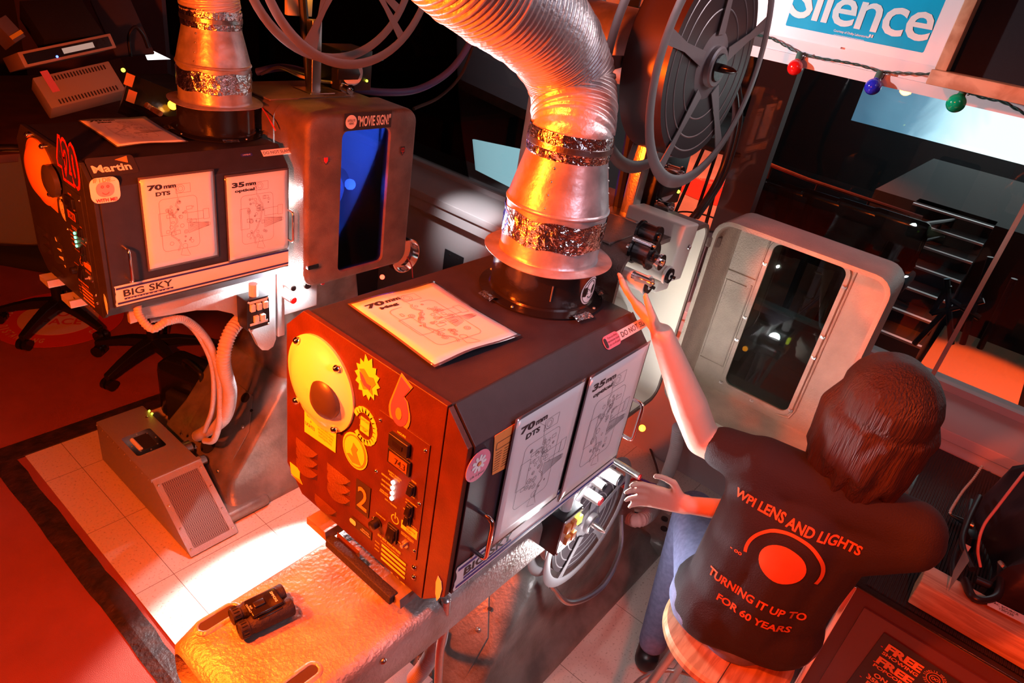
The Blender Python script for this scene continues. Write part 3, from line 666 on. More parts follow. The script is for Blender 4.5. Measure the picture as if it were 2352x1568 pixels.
# ---------------------------------------------------------------- laminated threading diagrams
def diagram(name, c, u, v, w_, h_, title, label, seed, group, curl=0, shadow=0, mirrored=False):
    u, v = Vector(u).normalized(), Vector(v).normalized(); n = u.cross(v); c = Vector(c)
    t = thing(name, c, label, 'sheet', group); rnd = random.Random(seed)
    def H(x, y): # gentle curl at the lower edge
        return curl * (max(0, -y / h_ * 2 - .1) ** 2 * (.6 + .4 * math.cos(x * 30)) + .15 * math.sin(x * 40 + y * 22))
    def sheet(nm, sw, sh, m, off, dyy=0):
        b = MB(); nx, ny = 12, 14; g = [[b.bm.verts.new(c + u * (-sw / 2 + sw * i / nx) + v * (dyy - sh / 2 + sh * j / ny) + n * (off + H(-sw / 2 + sw * i / nx, dyy - sh / 2 + sh * j / ny))) for i in range(nx + 1)] for j in range(ny + 1)]
        for j in range(ny):
            for i in range(nx): b.face([g[j][i], g[j][i + 1], g[j + 1][i + 1], g[j + 1][i]])
        for e in [f for f in b.bm.faces]: pass
        o = b.build(nm, m, t); s_ = o.modifiers.new('s', 'SOLIDIFY'); s_.thickness = .0006; s_.offset = -1; return o
    sheet('laminate', w_, h_, M['lamin'], .0015); sheet('paper', w_ * .955, h_ * .955, M['paper'], .0022)
    W, Hh = w_ * .955, h_ * .955; k = W / .216
    off = .0032 + (curl * .2 if curl else 0)
    a, b2 = title
    t1 = text('title_lettering', a[:2], c + u * (-W * .32) + v * (Hh * .40), u, v, M['ink'], t, wd_=W * .20, ht=Hh * .060, off=off, bold=.05)
    text('title_lettering', a[2:], c + u * (-W * .12) + v * (Hh * .392), u, v, M['ink'], t, wd_=W * .17, ht=Hh * .034, off=off, bold=.05)
    text('title_lettering', b2, c + u * (-W * .22) + v * (Hh * .325), u, v, M['ink'], t, wd_=W * (.32 if len(b2) > 3 else .2), ht=Hh * .045, off=off, bold=.05)
    S = []
    S.append([(x * 1.0 + -.005 * k, y - .01 * k) for x, y in rrect(.115 * k, .165 * k, .014 * k)] + [(.0575 * k - .005 * k, .0825 * k - .024 * k)])
    S.append(rect(-.01 * k, .085 * k, .035 * k, .112 * k)); S.append(circ(.005 * k, .098 * k, .012 * k)); S.append(circ(.005 * k, .098 * k, .007 * k)); S.append([(-.03 * k, .115 * k), (-.008 * k, .098 * k), (-.006 * k, .072 * k)])
    S.append(rect(-.066 * k, -.04 * k, -.035 * k, .03 * k)); S.append(rect(.02 * k, -.005 * k, .07 * k, .02 * k)); S.append(rect(.07 * k, -.008 * k, .088 * k, .024 * k))
    S.append([(.02 * k, -.01 * k), (.09 * k, -.022 * k), (.09 * k, -.03 * k), (.02 * k, -.045 * k), (.02 * k, -.01 * k)])
    for q in range(9): S.append([(.022 * k, -.013 * k - q * .0035 * k), (.086 * k, -.020 * k - q * .0015 * k)])
    for q in range(26):
        x, y, r = rnd.uniform(-.04, .04) * k, rnd.choice((rnd.uniform(.02, .06), rnd.uniform(-.08, -.03), rnd.uniform(-.02, .02))) * k, rnd.uniform(.002, .007) * k
        S.append(circ(x, y, r, 10))
        if q % 2: S.append(circ(x, y, r * .5, 8))
    p = [(-.006 * k, .07 * k)]
    for q in range(16): p.append((p[-1][0] + rnd.uniform(-.012, .012) * k, .07 * k - (q + 1) * .0105 * k))
    S.append(p); S.append([(x + .004 * k, y) for x, y in p]); S.append(circ(.005 * k, -.085 * k, .008 * k)); S.append([(-.004 * k, -.092 * k), (-.010 * k, -.112 * k), (.016 * k, -.120 * k)]); S.append([(.010 * k, -.092 * k), (.020 * k, -.118 * k)])
    for q in range(10): S.append(rect(*(lambda x, y, a_, b_: (x, y, x + a_, y + b_))(rnd.uniform(-.05, .03) * k, rnd.uniform(-.07, .055) * k, rnd.uniform(.005, .02) * k, rnd.uniform(.004, .012) * k)))
    if curl:
        pass
    ob = lines('diagram_drawing', S, c, u, v, M['inkg'], t, wl=.0010 * k, off=off)
    if curl:
        for o in [ch for ch in COL.objects if ch.parent == t and ch.name.startswith(('title', 'diagram_dr'))]:
            for vv in o.data.vertices:
                q = vv.co + ORG[o.name] - c; x, y = q.dot(u), q.dot(v); vv.co += n * (H(x, y) - curl * .2)
    return t
GS = 'laminated threading diagrams'
def fromquad(tl, tr, br, bl):
    c = (tl + tr + br + bl) / 4; u = ((tr - tl) + (br - bl)).normalized(); v0 = ((tl - bl) + (tr - br)); n = u.cross(v0).normalized(); v = n.cross(u)
    return c, u, v, ((tr - tl).length + (br - bl).length) / 2, (v0.length) / 2
q = [at(787, 706, z=Z1), at(972, 654, z=Z1), at(1219, 769, z=Z1), at(1008, 838, z=Z1)]
c, u, v, w_, h_ = fromquad(*q); diagram('diagram_sheet', c + Z * .002, u, v, w_, h_, ('70mm', 'Mag'), 'laminated 70mm Mag diagram lying on top of the near lamphouse', 1, GS, curl=.010)
q = [p_ + V(0, 0, 0) for p_ in (at(163, 277, z=Z1), at(322, 270, z=Z1), at(446, 328, z=Z1), at(282, 339, z=Z1))]
c, u, v, w_, h_ = fromquad(*q); diagram('diagram_sheet', c + Z * .002, u, v, w_, h_, ('70mm', 'Mag'), 'laminated 70mm Mag diagram lying on top of the far left lamphouse', 2, GS, curl=.006)
yd = Y0 - .004
for i, (q, tt, lab) in enumerate((
    ([(1181, 962), (1337, 872), (1280, 1150), (1131, 1240)], ('70mm', 'DTS'), 'laminated 70mm DTS diagram taped on the door of the near lamphouse'),
    ([(1346, 871), (1471, 794), (1432, 1040), (1290, 1133)], ('35mm', 'optical'), 'laminated 35mm optical diagram taped on the door of the near lamphouse'),
    ([(319, 403), (494, 391), (499, 595), (336, 617)], ('70mm', 'DTS'), 'laminated 70mm DTS diagram on the far left lamphouse door with shiny glare'),
    ([(517, 399), (664, 388), (661, 578), (522, 597)], ('35mm', 'optical'), 'laminated 35mm optical diagram on the far left lamphouse door'))):
    yy = yd - .004 + (DY if i > 1 else 0)
    P = [at(*p, y=yy) for p in q]; c, u, v, w_, h_ = fromquad(*P)
    diagram('diagram_sheet', c, X * 1.0, Z, w_, h_, tt, lab, 5 + i, GS)
# ================================================================ EXHAUST DUCTS
def duct(dy, path, label):
    cx, cy = 1.205, .785 + dy; t = thing('exhaust_duct', (cx, cy, Z1 + .096), label, 'duct', 'lamphouse exhaust ducts')
    zf = Z1 + .096
    b = MB(); n = 72; rs = []
    for r, z in ((.112, 0), (.144, .001), (.1445, .0025), (.112, .004)): rs.append([V(cx + r * math.cos(2 * math.pi * i / n), cy + r * math.sin(2 * math.pi * i / n), zf + z + .0025 * math.sin(3 * 2 * math.pi * i / n) * (r > .12)) for i in range(n)])
    b.loft(rs, (False, False)); b.build('flange', M['galv'], t)
    b = MB(); b.lathe((cx, cy, zf), Z, [(.114, .002), (.111, .006), (.110, .012), (.110, .112), (.1125, .114), (.1135, .117), (.1125, .120), (.110, .122), (.083, .235), (.083, .25)], 64, caps=(False, False)); b.build('sleeve', M['galv'], t)
    b = MB(); b.cyl((cx, cy, zf + .02), (cx, cy, zf + .24), .078, .078, 24); b.build('duct_core', M['rubber'], t)
    # crumpled foil tape round the sleeve and at the throat
    b = MB(); n = 120; rs = []
    for k, z in enumerate((.042, .055, .068, .080, .092, .102)):
        rs.append([V(cx, cy, zf + z + .003 * math.sin(i * .37)) + V(math.cos(2 * math.pi * i / n), math.sin(2 * math.pi * i / n), 0) * (.1112 + abs(random.gauss(0, .0011))) for i in range(n)])
    b.loft(rs, (False, False)); b.build('foil_band', M['foil'], t, angle=80)
    b = MB(); rs = []
    for z, r in ((.222, .086), (.235, .0875), (.25, .088), (.262, .088), (.275, .087)): rs.append([V(cx, cy, zf + z) + V(math.cos(2 * math.pi * i / n), math.sin(2 * math.pi * i / n), 0) * (r + abs(random.gauss(0, .0011))) for i in range(n)])
    b.loft(rs, (False, False)); b.build('foil_band', M['foil'], t, angle=80)
    b = MB(); b.lathe((cx, cy, zf), Z, [(.0895, .240), (.0905, .241), (.0905, .252), (.0895, .253)], 64, caps=(False, False)); b.build('clamp_band', M['steel'], t)
    for a0 in (200, 300):
        for k in range(4):
            a = math.radians(a0 if dy == 0 else a0 + 10); r = .108 - .0245 * (k * .024 + .01) / .1; z = zf + .13 + k * .026
            b = MB(); screwhead(b, V(cx + r * math.cos(a), cy + r * math.sin(a), z), V(math.cos(a), math.sin(a), .2), .0035); b.build('rivet', M['steel'], t)
    P = resample(catmull([V(cx, cy, zf + .238), V(cx + .002, cy, zf + .262)] + path, 20), .0021); rr = []
    for i in range(len(P)):
        g = min(1, i / 160); base = .084 + .003 * g + .004 * math.sin(i * .011); rr.append(base + (.0026 if i % 5 < 3 else -.0022) + (.0016 if (i // 5) % 7 == 0 else 0))
    b = MB(); b.sweep(P, rr, 56, False); b.build('flexible_duct', M['flex'], t, angle=180)
    return t
duct(0, [V(1.225, .80, 1.46), V(1.245, .835, 1.52), V(1.19, .85, 1.585), V(1.09, .845, 1.635), V(.975, .855, 1.675), V(.86, .88, 1.73), V(.72, .93, 1.85), V(.58, 1.0, 2.1), V(.52, 1.05, 2.5), V(.5, 1.05, 2.93)], 'large silver flexible exhaust duct bending left above the near lamphouse')
duct(DY, [V(1.20, 2.16, 1.47), V(1.19, 2.165, 1.6), V(1.17, 2.18, 1.9), V(1.12, 2.2, 2.3), V(1.1, 2.2, 2.93)], 'silver exhaust duct rising from the far left lamphouse')
o = plate('paper_patch', at(1385, 425, d=1.36), at(1395, 425, d=1.38) - at(1385, 425, d=1.36), Z, .022, .04, M['white'], None, shape=[(-.010, 0), (.002, -.02), (.012, -.002), (0, .022)]) if False else None
# ================================================================ PROJECTORS
HX0, HX1, HZ0, HZ1 = 1.333, 1.812, .580, 1.190
def rr3(x0, x1, z0, z1, r, y, g=0, n=5):
    cx, cz = (x0 + x1) / 2, (z0 + z1) / 2
    return [V(cx + a, y, cz + c) for a, c in rrect(x1 - x0 - 2 * g, z1 - z0 - 2 * g, max(r - g, .004), n)]
def door_mesh(parent, dy, m, swing):
    """deep cast door with a window; hinged at (HX1+.01, .66)"""
    wx0, wx1, wz0, wz1 = 1.470, 1.684, .640, 1.132
    if not swing: wz0 = .615
    rings = [rr3(HX0, HX1, HZ0, HZ1, .05, .655), rr3(HX0, HX1, HZ0, HZ1, .05, .495), rr3(HX0, HX1, HZ0, HZ1, .05, .481, .005), rr3(HX0, HX1, HZ0, HZ1, .05, .475, .016),
             rr3(wx0, wx1, wz0, wz1, .025, .475), rr3(wx0, wx1, wz0, wz1, .025, .480, .002), rr3(wx0, wx1, wz0, wz1, .025, .496, .002), rr3(wx0, wx1, wz0, wz1, .025, .497, -.010), rr3(wx0, wx1, wz0, wz1, .03, .490, -.014),
             rr3(HX0, HX1, HZ0, HZ1, .05, .490, .022), rr3(HX0, HX1, HZ0, HZ1, .05, .500, .014), rr3(HX0, HX1, HZ0, HZ1, .05, .655, .012)]
    M4 = Matrix.Translation((HX1 + .004, .660, 0)) @ Matrix.Rotation(math.radians(swing), 4, 'Z') @ Matrix.Translation((-HX1 - .004, -.660, 0))
    off = V(0, dy, 0); tf = lambda p: M4 @ Vector(p) + off
    b = MB(); R = [[b.bm.verts.new(tf(p)) for p in r] for r in rings]
    for a, c in zip(R, R[1:] + R[:1]): b.bridge(a, c)
    d = b.build('door', m, parent, angle=50)
    b = MB(); b.loft([[tf(p) for p in rr3(wx0, wx1, wz0, wz1, .02, y, -.003)] for y in (.486, .490)]); b.build('window_pane', M['darkglass'] if swing else M['blueglass'], d)
    return d, tf
def roller(b, p, n, r, L, fl=.004, flr=1.3):
    p, n = Vector(p), Vector(n).normalized(); b.lathe(p, n, [(r * flr, 0), (r * flr, fl), (r, fl), (r, L - fl), (r * flr, L - fl), (r * flr, L), (r * .5, L), (r * .45, L + .006), (.0005, L + .007)], 24)
def projector(dy, opened):
    D = V(0, dy, 0)
    t = thing('film_projector', (1.5, .85 + dy, ZF), 'cast metal film projector with its window door swung wide open' if opened else 'cast metal film projector with shut door and blue window, bearing the MOVIE SIGN sticker', 'projector', 'twin film projectors')
    # body: hollow casting open to -y
    g = .012
    rings = [rr3(HX0, HX1, HZ0, HZ1 - .012, .05, .985), rr3(HX0, HX1, HZ0, HZ1 - .012, .05, .663), rr3(HX0, HX1, HZ0, HZ1 - .012, .05, .663, g), rr3(HX0, HX1, HZ0, HZ1 - .012, .05, .95, g)]
    b = MB(); b.loft([[p + D for p in r] for r in rings], (True, True)); body = b.build('body', M['cast'], t, angle=50)
    if True:
        b = MB(); b.loft([[p + D for p in rr3(HX0, HX1, HZ0, HZ1 - .012, .05, y, g + .002)] for y in (.944, .948)]); b.build('back_plate', M['cream'], body, smooth=False)
        b = MB(); b.loft([[p + D for p in rr3(HX0, HX1, HZ0, HZ1 - .012, .05, y, g + .0015)] for y in (.668, .943)], (False, False)); b.build('inner_lining', M['cream'], body)
    b = MB(); b.box((1.36, .72 + dy, 1.176), (1.70, .97 + dy, 1.182), .002); b.box((HX0 - .006, .70 + dy, .63), (HX0, .90 + dy, 1.0)); b.build('cover_plate', M['cast'], body)
    b = MB(); b.box((HX0 - .010, .80 + dy, .965), (HX0 - .002, .835 + dy, .977)); b.build('latch_slot', M['chrome'], body)
    b = MB(); b.cyl(V(1.32, .66, .95) + D, V(1.318, .648, .87) + D, .006, .006, 12); k_ = b.build('lever', M['chrome'], body); b = MB(); b.ball(V(1.318, .648, .955) + D, .014, 16); b.build('lever_knob', M['gloss'], k_)
    d, tf = door_mesh(t, dy, M['cast'] if not opened else M['castin'], 90 if opened else 0)
    Yf = .475 + dy
    if not opened:
        b = MB(); b.loft([[p + D for p in rr3(HX0, HX1, HZ0, HZ1, .05, y, .0135)] for y in (.502, .654)], (False, False)); b.build('door_lining', M['cream'], d)
        c = (at(780, 262, y=Yf) + at(908, 252, y=Yf) + at(905, 291, y=Yf) + at(781, 302, y=Yf)) / 4
        plate('banner_sticker', c, X, Z, .205, .058, M['ink'], d, off=.001)
        text('banner_lettering', '"MOVIE SIGN!"', c + X * .026, X, Z, M['pinkv'] if 0 else M['white'], d, wd_=.145, ht=.036, off=.0026, bold=.02)
        plate('banner_moon', c - X * .074, X, Z, .046, .046, M['white'], d, r=.023, off=.002)
        text('banner_moon_lettering', 'SATELLITE\nNEWS', c - X * .074, X, Z, M['ink'], d, wd_=.032, ht=.018, off=.0034)
        c = at(747, 367, y=Yf); plate('winged_badge', c, X, Z, 1, 1, M['chrome'], d, t=.004, shape=[(-.010, .012), (.010, .012), (.010, -.004), (0, -.016), (-.010, -.004)])
        plate('winged_badge_shield', c, X, Z, 1, 1, M['redv'], d, t=.001, off=.004, shape=[(-.007, .009), (.007, .009), (.007, -.003), (0, -.011), (-.007, -.003)])
        for s_ in (-1, 1):
            for k in range(4): plate('badge_wing', c + X * s_ * (.022 - k * .003) + Z * (.010 - k * .0055), X, Z, .024 - k * .005, .0016, M['chrome'], d, t=.002)
        c = at(924, 346, y=Yf); plate('shield_badge', c, X, Z, 1, 1, M['ink'], d, t=.002, shape=[(-.010, .016), (.010, .016), (.010, -.006), (0, -.018), (-.010, -.006)]); lines('shield_badge_print', [rect(-.007, -.002, .007, .010), [(0, -.012), (0, .012)]], c, X, Z, M['redv'], d, off=.003)
        plate('door_latch', at(715, 610, y=Yf) + Z * 0, X, Z, .045, .016, M['chrome'], d, t=.012, r=.005)
    else:
        # inner relief: beads and window clips
        for P, r_ in (([(1.36, .491, 1.155), (1.435, .491, 1.155), (1.455, .491, 1.150), (1.49, .491, 1.165), (1.66, .491, 1.165), (1.70, .491, 1.13), (1.70, .491, 1.0), (1.79, .491, 1.0)], .003), ([(1.452, .491, 1.14), (1.452, .491, .66), (1.46, .491, .63), (1.50, .491, .62)], .004), ([(1.705, .491, .98), (1.705, .491, .69), (1.785, .491, .69)], .0025), ([(1.72, .491, .97), (1.785, .491, .97), (1.785, .491, .70)], .002)):
            b = MB(); b.sweep([tf(p) for p in P], r_, 8); b.build('raised_bead', M['castin'], d)
        for (x, z) in ((1.463, 1.08), (1.463, .92), (1.463, .85), (1.463, .66), (1.55, 1.14), (1.69, 1.06), (1.69, .88), (1.69, .80), (1.69, .64), (1.58, .63)):
            b = MB(); q = tf((x, .4975, z)); n = tf((x, .51, z)) - q; b.obox(q + n * .1, (.003, .012, .008)); b.cyl(q, q + n * .5, .003); b.build('window_clip', M['steel'], d)
        for zz in (.70, 1.10):
            b = MB(); b.prism([V(1.80, .74, zz), V(1.83, .72, zz), V(1.865, .66, zz), V(1.865, .64, zz), V(1.845, .635, zz), V(1.81, .66, zz), V(1.80, .70, zz)], Z * .030, .003); b.build('hinge', M['cast'], t)
    # threading parts inside
    mm = M['chrome']
    comps = [(1.43, 1.06, .012), (1.50, 1.10, .016), (1.66, 1.07, .022), (1.50, .95, .030), (1.43, .88, .014), (1.62, .90, .024), (1.45, .74, .020), (1.58, .70, .026), (1.70, .76, .016)]
    for x, z, r_ in comps:
        b = MB(); roller(b, V(x, .92, z) + D, -Y, r_, .09); b.build('sprocket', mm, t)
    b = MB(); b.box((1.58, .84 + dy, .72), (1.72, .94 + dy, .84), .01); b.cyl(V(1.72, .88, .80) + D, V(1.80, .88, .80) + D, .05); b.build('gate_block', M['steel'], t)
    if not opened:
        b = MB(); b.lathe(V(1.655, .80, .80) + D, -Y, [(.075, 0), (.075, .02), (.062, .024), (.062, .032), (.044, .034), (.040, .05), (.012, .05), (.012, .06), (.0005, .062)], 40); b.build('fly_wheel', M['white'], t)
        b = MB(); b.sweep(catmull([V(1.45, .8, 1.15) + D, V(1.52, .8, 1.0) + D, V(1.60, .8, .92) + D, V(1.55, .8, .76) + D, V(1.50, .8, .62) + D]), .004, 8); b.build('film_strand', M['film'], t)
    else:
        # cream drive housing and rollers sticking out of the opening
        c0 = at(1562, 560, y=.60); R_ = Matrix.Rotation(.10, 3, 'Y')
        b = MB(); b.obox((1.60, .72, 1.135), (.085, .17, .155), R_, .006); h = b.build('drive_housing', M['cream'], t)
        b = MB(); b.obox((1.595, .73, 1.035), (.075, .14, .035), R_, .006); b.build('drive_cap', M['cream'], h)
        b = MB(); screwhead(b, (1.62, .634, 1.15), -Y, .007); b.build('cap_screw', M['steel'], h)
        for (px, py, y_, r_, L, m_) in ((1500, 588, .62, .030, .05, 'gloss'), (1512, 545, .63, .022, .05, 'gloss'), (1520, 603, .60, .017, .09, 'chrome'), (1535, 632, .60, .020, .12, 'cream'), (1488, 655, .60, .020, .12, 'cream'), (1497, 650, .58, .008, .05, 'chrome'), (1500, 565, .62, .009, .05, 'chrome')):
            p = at(px, py, y=y_); b = MB(); roller(b, p + Y * L, -Y, r_, L, .006, 1.15); o_ = b.build('guide_roller', M[m_], t)
            if m_ == 'cream': b = MB(); b.cyl(p, p - Y * .006, r_ * .95); b.cyl(p, p - Y * .018, .004); b.build('roller_hub', M['gloss'], o_)
    # reel post, its lit lamp panel, and the black tension box on the head
    b = MB(); b.box((1.585, .800 + dy, 1.165), (1.625, .835 + dy, 1.42), .003); b.box((1.55, .76 + dy, 1.165), (1.66, .87 + dy, 1.185), .004); b.build('reel_post', M['steel'], t)
    b = MB(); p0, p1 = V(1.62, .86, 1.18) + D, V(1.56, .86, 1.70) + D; b.sweep([p0, p1], .016, 10); b.build('support_tube', M['black'], t)
    b = MB(); b.box((1.71, .80 + dy, 1.178), (1.86, .93 + dy, 1.325), .004); bx = b.build('tension_box', M['black'], t)
    b = MB(); b.lathe(V(1.765, .80, 1.245) + D, -Y, [(.046, 0), (.046, .006), (.010, .008), (.0005, .008)], 32); b.build('tension_disc', M['white'], bx)
    b = MB(); b.prism([V(1.68, .788, 1.225) + D, V(1.775, .788, 1.225) + D, V(1.785, .788, 1.245) + D, V(1.775, .788, 1.265) + D, V(1.68, .788, 1.265) + D], -Y * .014, .003); b.build('tension_arm', M['black'], bx)
    for z_ in (1.195, 1.295):
        b = MB(); roller(b, V(1.725, .80, z_) + D, -Y, .013, .045, .004, 1.35); b.build('chrome_roller', M['chrome'], bx)
    b = MB(); b.ball(V(1.835, .797, 1.215) + D, .005, 10); b.build('status_light', M['led_y'], bx)
    b = MB(); b.ball(V(1.80, .797, 1.25) + D, .003, 10); b.build('status_light', M['led_r'], bx)
    # lamp bracket under the lamphouse with its switch box and knobs
    yb = .612 + dy
    pl = [(.787, .600), (.787, .548), (.84, .554), (1.0, .535), (1.075, .515), (1.13, .485), (1.175, .43), (1.205, .375), (1.222, .32), (1.24, .292), (1.265, .283), (1.288, .292), (1.300, .32), (1.300, .600)]
    b = MB(); b.prism([V(x, yb, z) for x, z in pl], Y * .018, .002); br = b.build('lamp_bracket', M['alum'], t)
    b = MB(); b.box((.79, yb + .02, .575), (1.32, .97 + dy, .598)); b.build('bracket_table', M['alum'], br)
    b = MB(); b.box((1.305, yb - .006, .33), (1.335, yb + .14, .60), .004); b.box((1.335, yb + .02, .40), (1.50, yb + .14, .59), .004); b.build('mounting_block', M['alum'], t)
    if opened or True:
        b = MB(); b.box((1.145, yb - .062, .435), (1.235, yb, .555), .003); sb = b.build('switch_box', M['black'], t); yy = yb - .062
        if opened: plate('switch_face', V(1.19, yy, .495), X, Z, .08, .108, M['alum'], sb, t=.002)
        for k, (x, z) in enumerate(((1.165, .525), (1.19, .525), (1.215, .525), (1.178, .478), (1.203, .478))):
            b = MB(); b.box((x - .009, yy - .012, z - .013), (x + .009, yy, z + .013), .002); b.build('rocker', M['led_y'] if (opened and k == 2) else M['orange'] if opened else M['white'], sb)
        for z in (.545, .458): plate('switch_legend', V(1.19, yy - .002, z), X, Z, .07, .009, M['white'], sb)
        for (x, z) in ((1.152, .548), (1.228, .548), (1.152, .442), (1.228, .442)):
            b = MB(); screwhead(b, (x, yy - .001, z), -Y, .004); b.build('screw', M['steel'], sb)
        b = MB(); b.cyl(V(1.19, yb - .035, .555), V(1.19, yb - .035, .60), .016); b.build('cable_gland', M['white'], sb)
    for (x, z, r_, L, m_) in ((1.335, .555, .013, .06, 'alum'), (1.385, .562, .019, .075, 'alum'), (1.335, .505, .015, .06, 'alum'), (1.425, .575, .010, .11, 'steel')):
        b = MB(); b.cyl(V(x, yb, z), V(x, yb - L, z), r_, r_ * .95, 24, True); k_ = b.build('adjusting_knob', M[m_], t)
        b = MB(); b.lathe(V(x, yb - L, z), -Y, [(r_ * .8, 0), (r_ * .8, .004), (r_ * .3, .006), (.0005, .006)], 20); b.build('knob_end', M['redv'] if x in (1.335,) and z < .54 or r_ == .010 else M['black'], k_)
    b = MB(); b.ball(at(878, 636, y=.50 + DY) if not opened else at(1475, 983, y=.60), .010, 14); b.build('indicator_light', M['led_r'] if not opened else M['led_o'], t)
    # pedestal: sloped rear, ridge, flared skirt, rounded feet
    def sec(z, x0, x1, y0, y1, r):
        return [V((x0 + x1) / 2 + a, (y0 + y1) / 2 + c + dy, z) for a, c in rrect(x1 - x0, y1 - y0, r, 5)]
    z0 = ZF
    b = MB(); b.loft([sec(z0, 1.085, 2.42, .62, 1.30, .05), sec(z0 + .035, 1.085, 2.42, .62, 1.30, .05), sec(z0 + .055, 1.095, 2.40, .635, 1.285, .04), sec(z0 + .075, 1.11, 2.36, .67, 1.25, .03), sec(z0 + .13, 1.13, 2.28, .69, 1.24, .02), sec(-.27, 1.215, 2.18, .703, 1.22, .02), sec(-.05, 1.365, 2.05, .708, 1.20, .02), sec(.0, 1.40, 2.02, .73, 1.18, .04)]); ped = b.build('pedestal', M['basep'], t, angle=60)
    b = MB(); b.loft([sec(-.02, 1.42, 1.98, .75, 1.16, .05), sec(.10, 1.45, 1.90, .78, 1.14, .08), sec(.40, 1.42, 1.84, .76, 1.00, .08), sec(.58, 1.36, 1.80, .70, .975, .05)]); b.build('column', M['basep'], t, angle=60)
    # octagonal access plate on the sloped rear
    def sp(s_, y_): # s_ 0..1 from z=-.44 to -.07 on the rear slope
        z = -.42 + .36 * s_; x = 1.115 + (1.365 - 1.115) * ((z + .42) / .37); return V(x - .004, y_ + dy, z)
    b = MB(); b.prism([sp(.02, .76), sp(.02, 1.10), sp(.60, 1.10), sp(.92, 1.02), sp(.92, .84), sp(.62, .76)], V(-.7, 0, .7).normalized() * .006, .002); ap = b.build('access_plate', M['basep'], ped)
    for s_, y_ in ((.62, .80), (.12, .80)): b = MB(); screwhead(b, sp(s_, y_) + V(-.006, 0, .006), V(-1, 0, 1), .009); b.build('bolt', M['steel'], ap)
    for s_, y_, r_ in ((.86, .87, .022), (.80, .80, .007), (.25, .93, .040)):
        b = MB(); p = sp(s_, y_) + V(-.006, 0, .006); b.cyl(p, p + V(-.7, 0, .7) * .003, r_); b.build('cable_hole', M['rubber'], ap)
    # catch bowl where the lower reel dips in
    b = MB(); P = [V(1.40, .66, .03), V(1.45, .60, -.04), V(1.6, .57, -.06), V(1.75, .60, -.02), V(1.82, .66, .06)]; b.sweep([p + D for p in catmull(P)], .010, 10); b.build('reel_guard', M['steel'], t)
    # slanted toe with bolt holes
    b = MB(); b.box((2.30, .60 + dy, z0 + .02), (2.52, .80 + dy, z0 + .10), .03); f_ = b.build('foot', M['basep'], t)
    for k in range(2): b = MB(); b.cyl((2.40 + .06 * k, .66 + dy + .03 * k, z0 + .10), (2.40 + .06 * k, .66 + dy + .03 * k, z0 + .104), .016); b.build('bolt_hole', M['rubber'], f_)
    b = MB(); b.box((1.05, .60 + dy, z0), (1.26, .70 + dy, z0 + .055), .025); b.build('foot', M['basep'], t)
    # lens barrel and side motor toward the glass
    b = MB(); b.lathe(V(1.81, .84, .82) + D, X, [(.07, 0), (.07, .05), (.055, .06), (.055, .18), (.062, .18), (.062, .24), (.05, .24), (.045, .22)], 32); b.build('lens', M['chrome'], t)
    b = MB(); b.box((1.83, .80 + dy, .84), (2.10, .99 + dy, 1.0), .015); lb = b.build('gear_case', M['cast'], t); b = MB(); b.box((1.95, .792 + dy, .93), (1.98, .80 + dy, .95)); b.build('case_latch', M['orange'], lb)
    return t
PJ0 = projector(0, True); projector(DY, False)
lamp('head_lamp_left', 'POINT', (1.42, .58 + DY, 1.02), (.8, .9, 1), 2.5, None, .02)
lamp('head_lamp_left_low', 'POINT', (1.60, .575 + DY, .90), (.8, .9, 1), 1.6, None, .02)
# long bare arm in front of the near lamphouse
t = thing('mounting_beam', (.8, .76, .36), 'worn bare metal beam with two slots, reaching out below the near lamphouse', 'beam')
def bs(x, y0, y1, z0, z1, r): return [V(x, (y0 + y1) / 2 + a, (z0 + z1) / 2 + c) for a, c in rrect(y1 - y0, z1 - z0, r, 5)]
b = MB(); b.loft([bs(.368, .645, .865, .415, .490, .03), bs(.350, .630, .885, .405, .500, .03), bs(.358, .615, .900, .395, .510, .035), bs(.40, .605, .910, .385, .518, .035), bs(.75, .600, .912, .375, .520, .03), bs(1.32, .600, .912, .365, .520, .03)]); b.build('beam_body', M['beam'], t, angle=60)
for (y_, x0, x1) in ((.875, .395, .475), (.660, .43, .51)):
    b = MB(); b.loft([[V((x0 + x1) / 2 + a, y_ + c, z) for a, c in rrect(x1 - x0 + g * 2, .026 + g * 2, .013 + g, 6)] for g, z in ((.008, .5185), (.004, .5225), (-.001, .5225), (-.002, .5195))], (False, False)); b.build('slot_rim', M['beam'], t, angle=80)
    b = MB(); b.loft([[V((x0 + x1) / 2 + a, y_ + c, z) for a, c in rrect(x1 - x0, .024, .012, 6)] for z in (.5195, .5205)]); b.build('slot', M['pupil'], t)
b = MB(); screwhead(b, (.62, .5985, .49), -Y, .007); b.build('bolt', M['steel'], t)
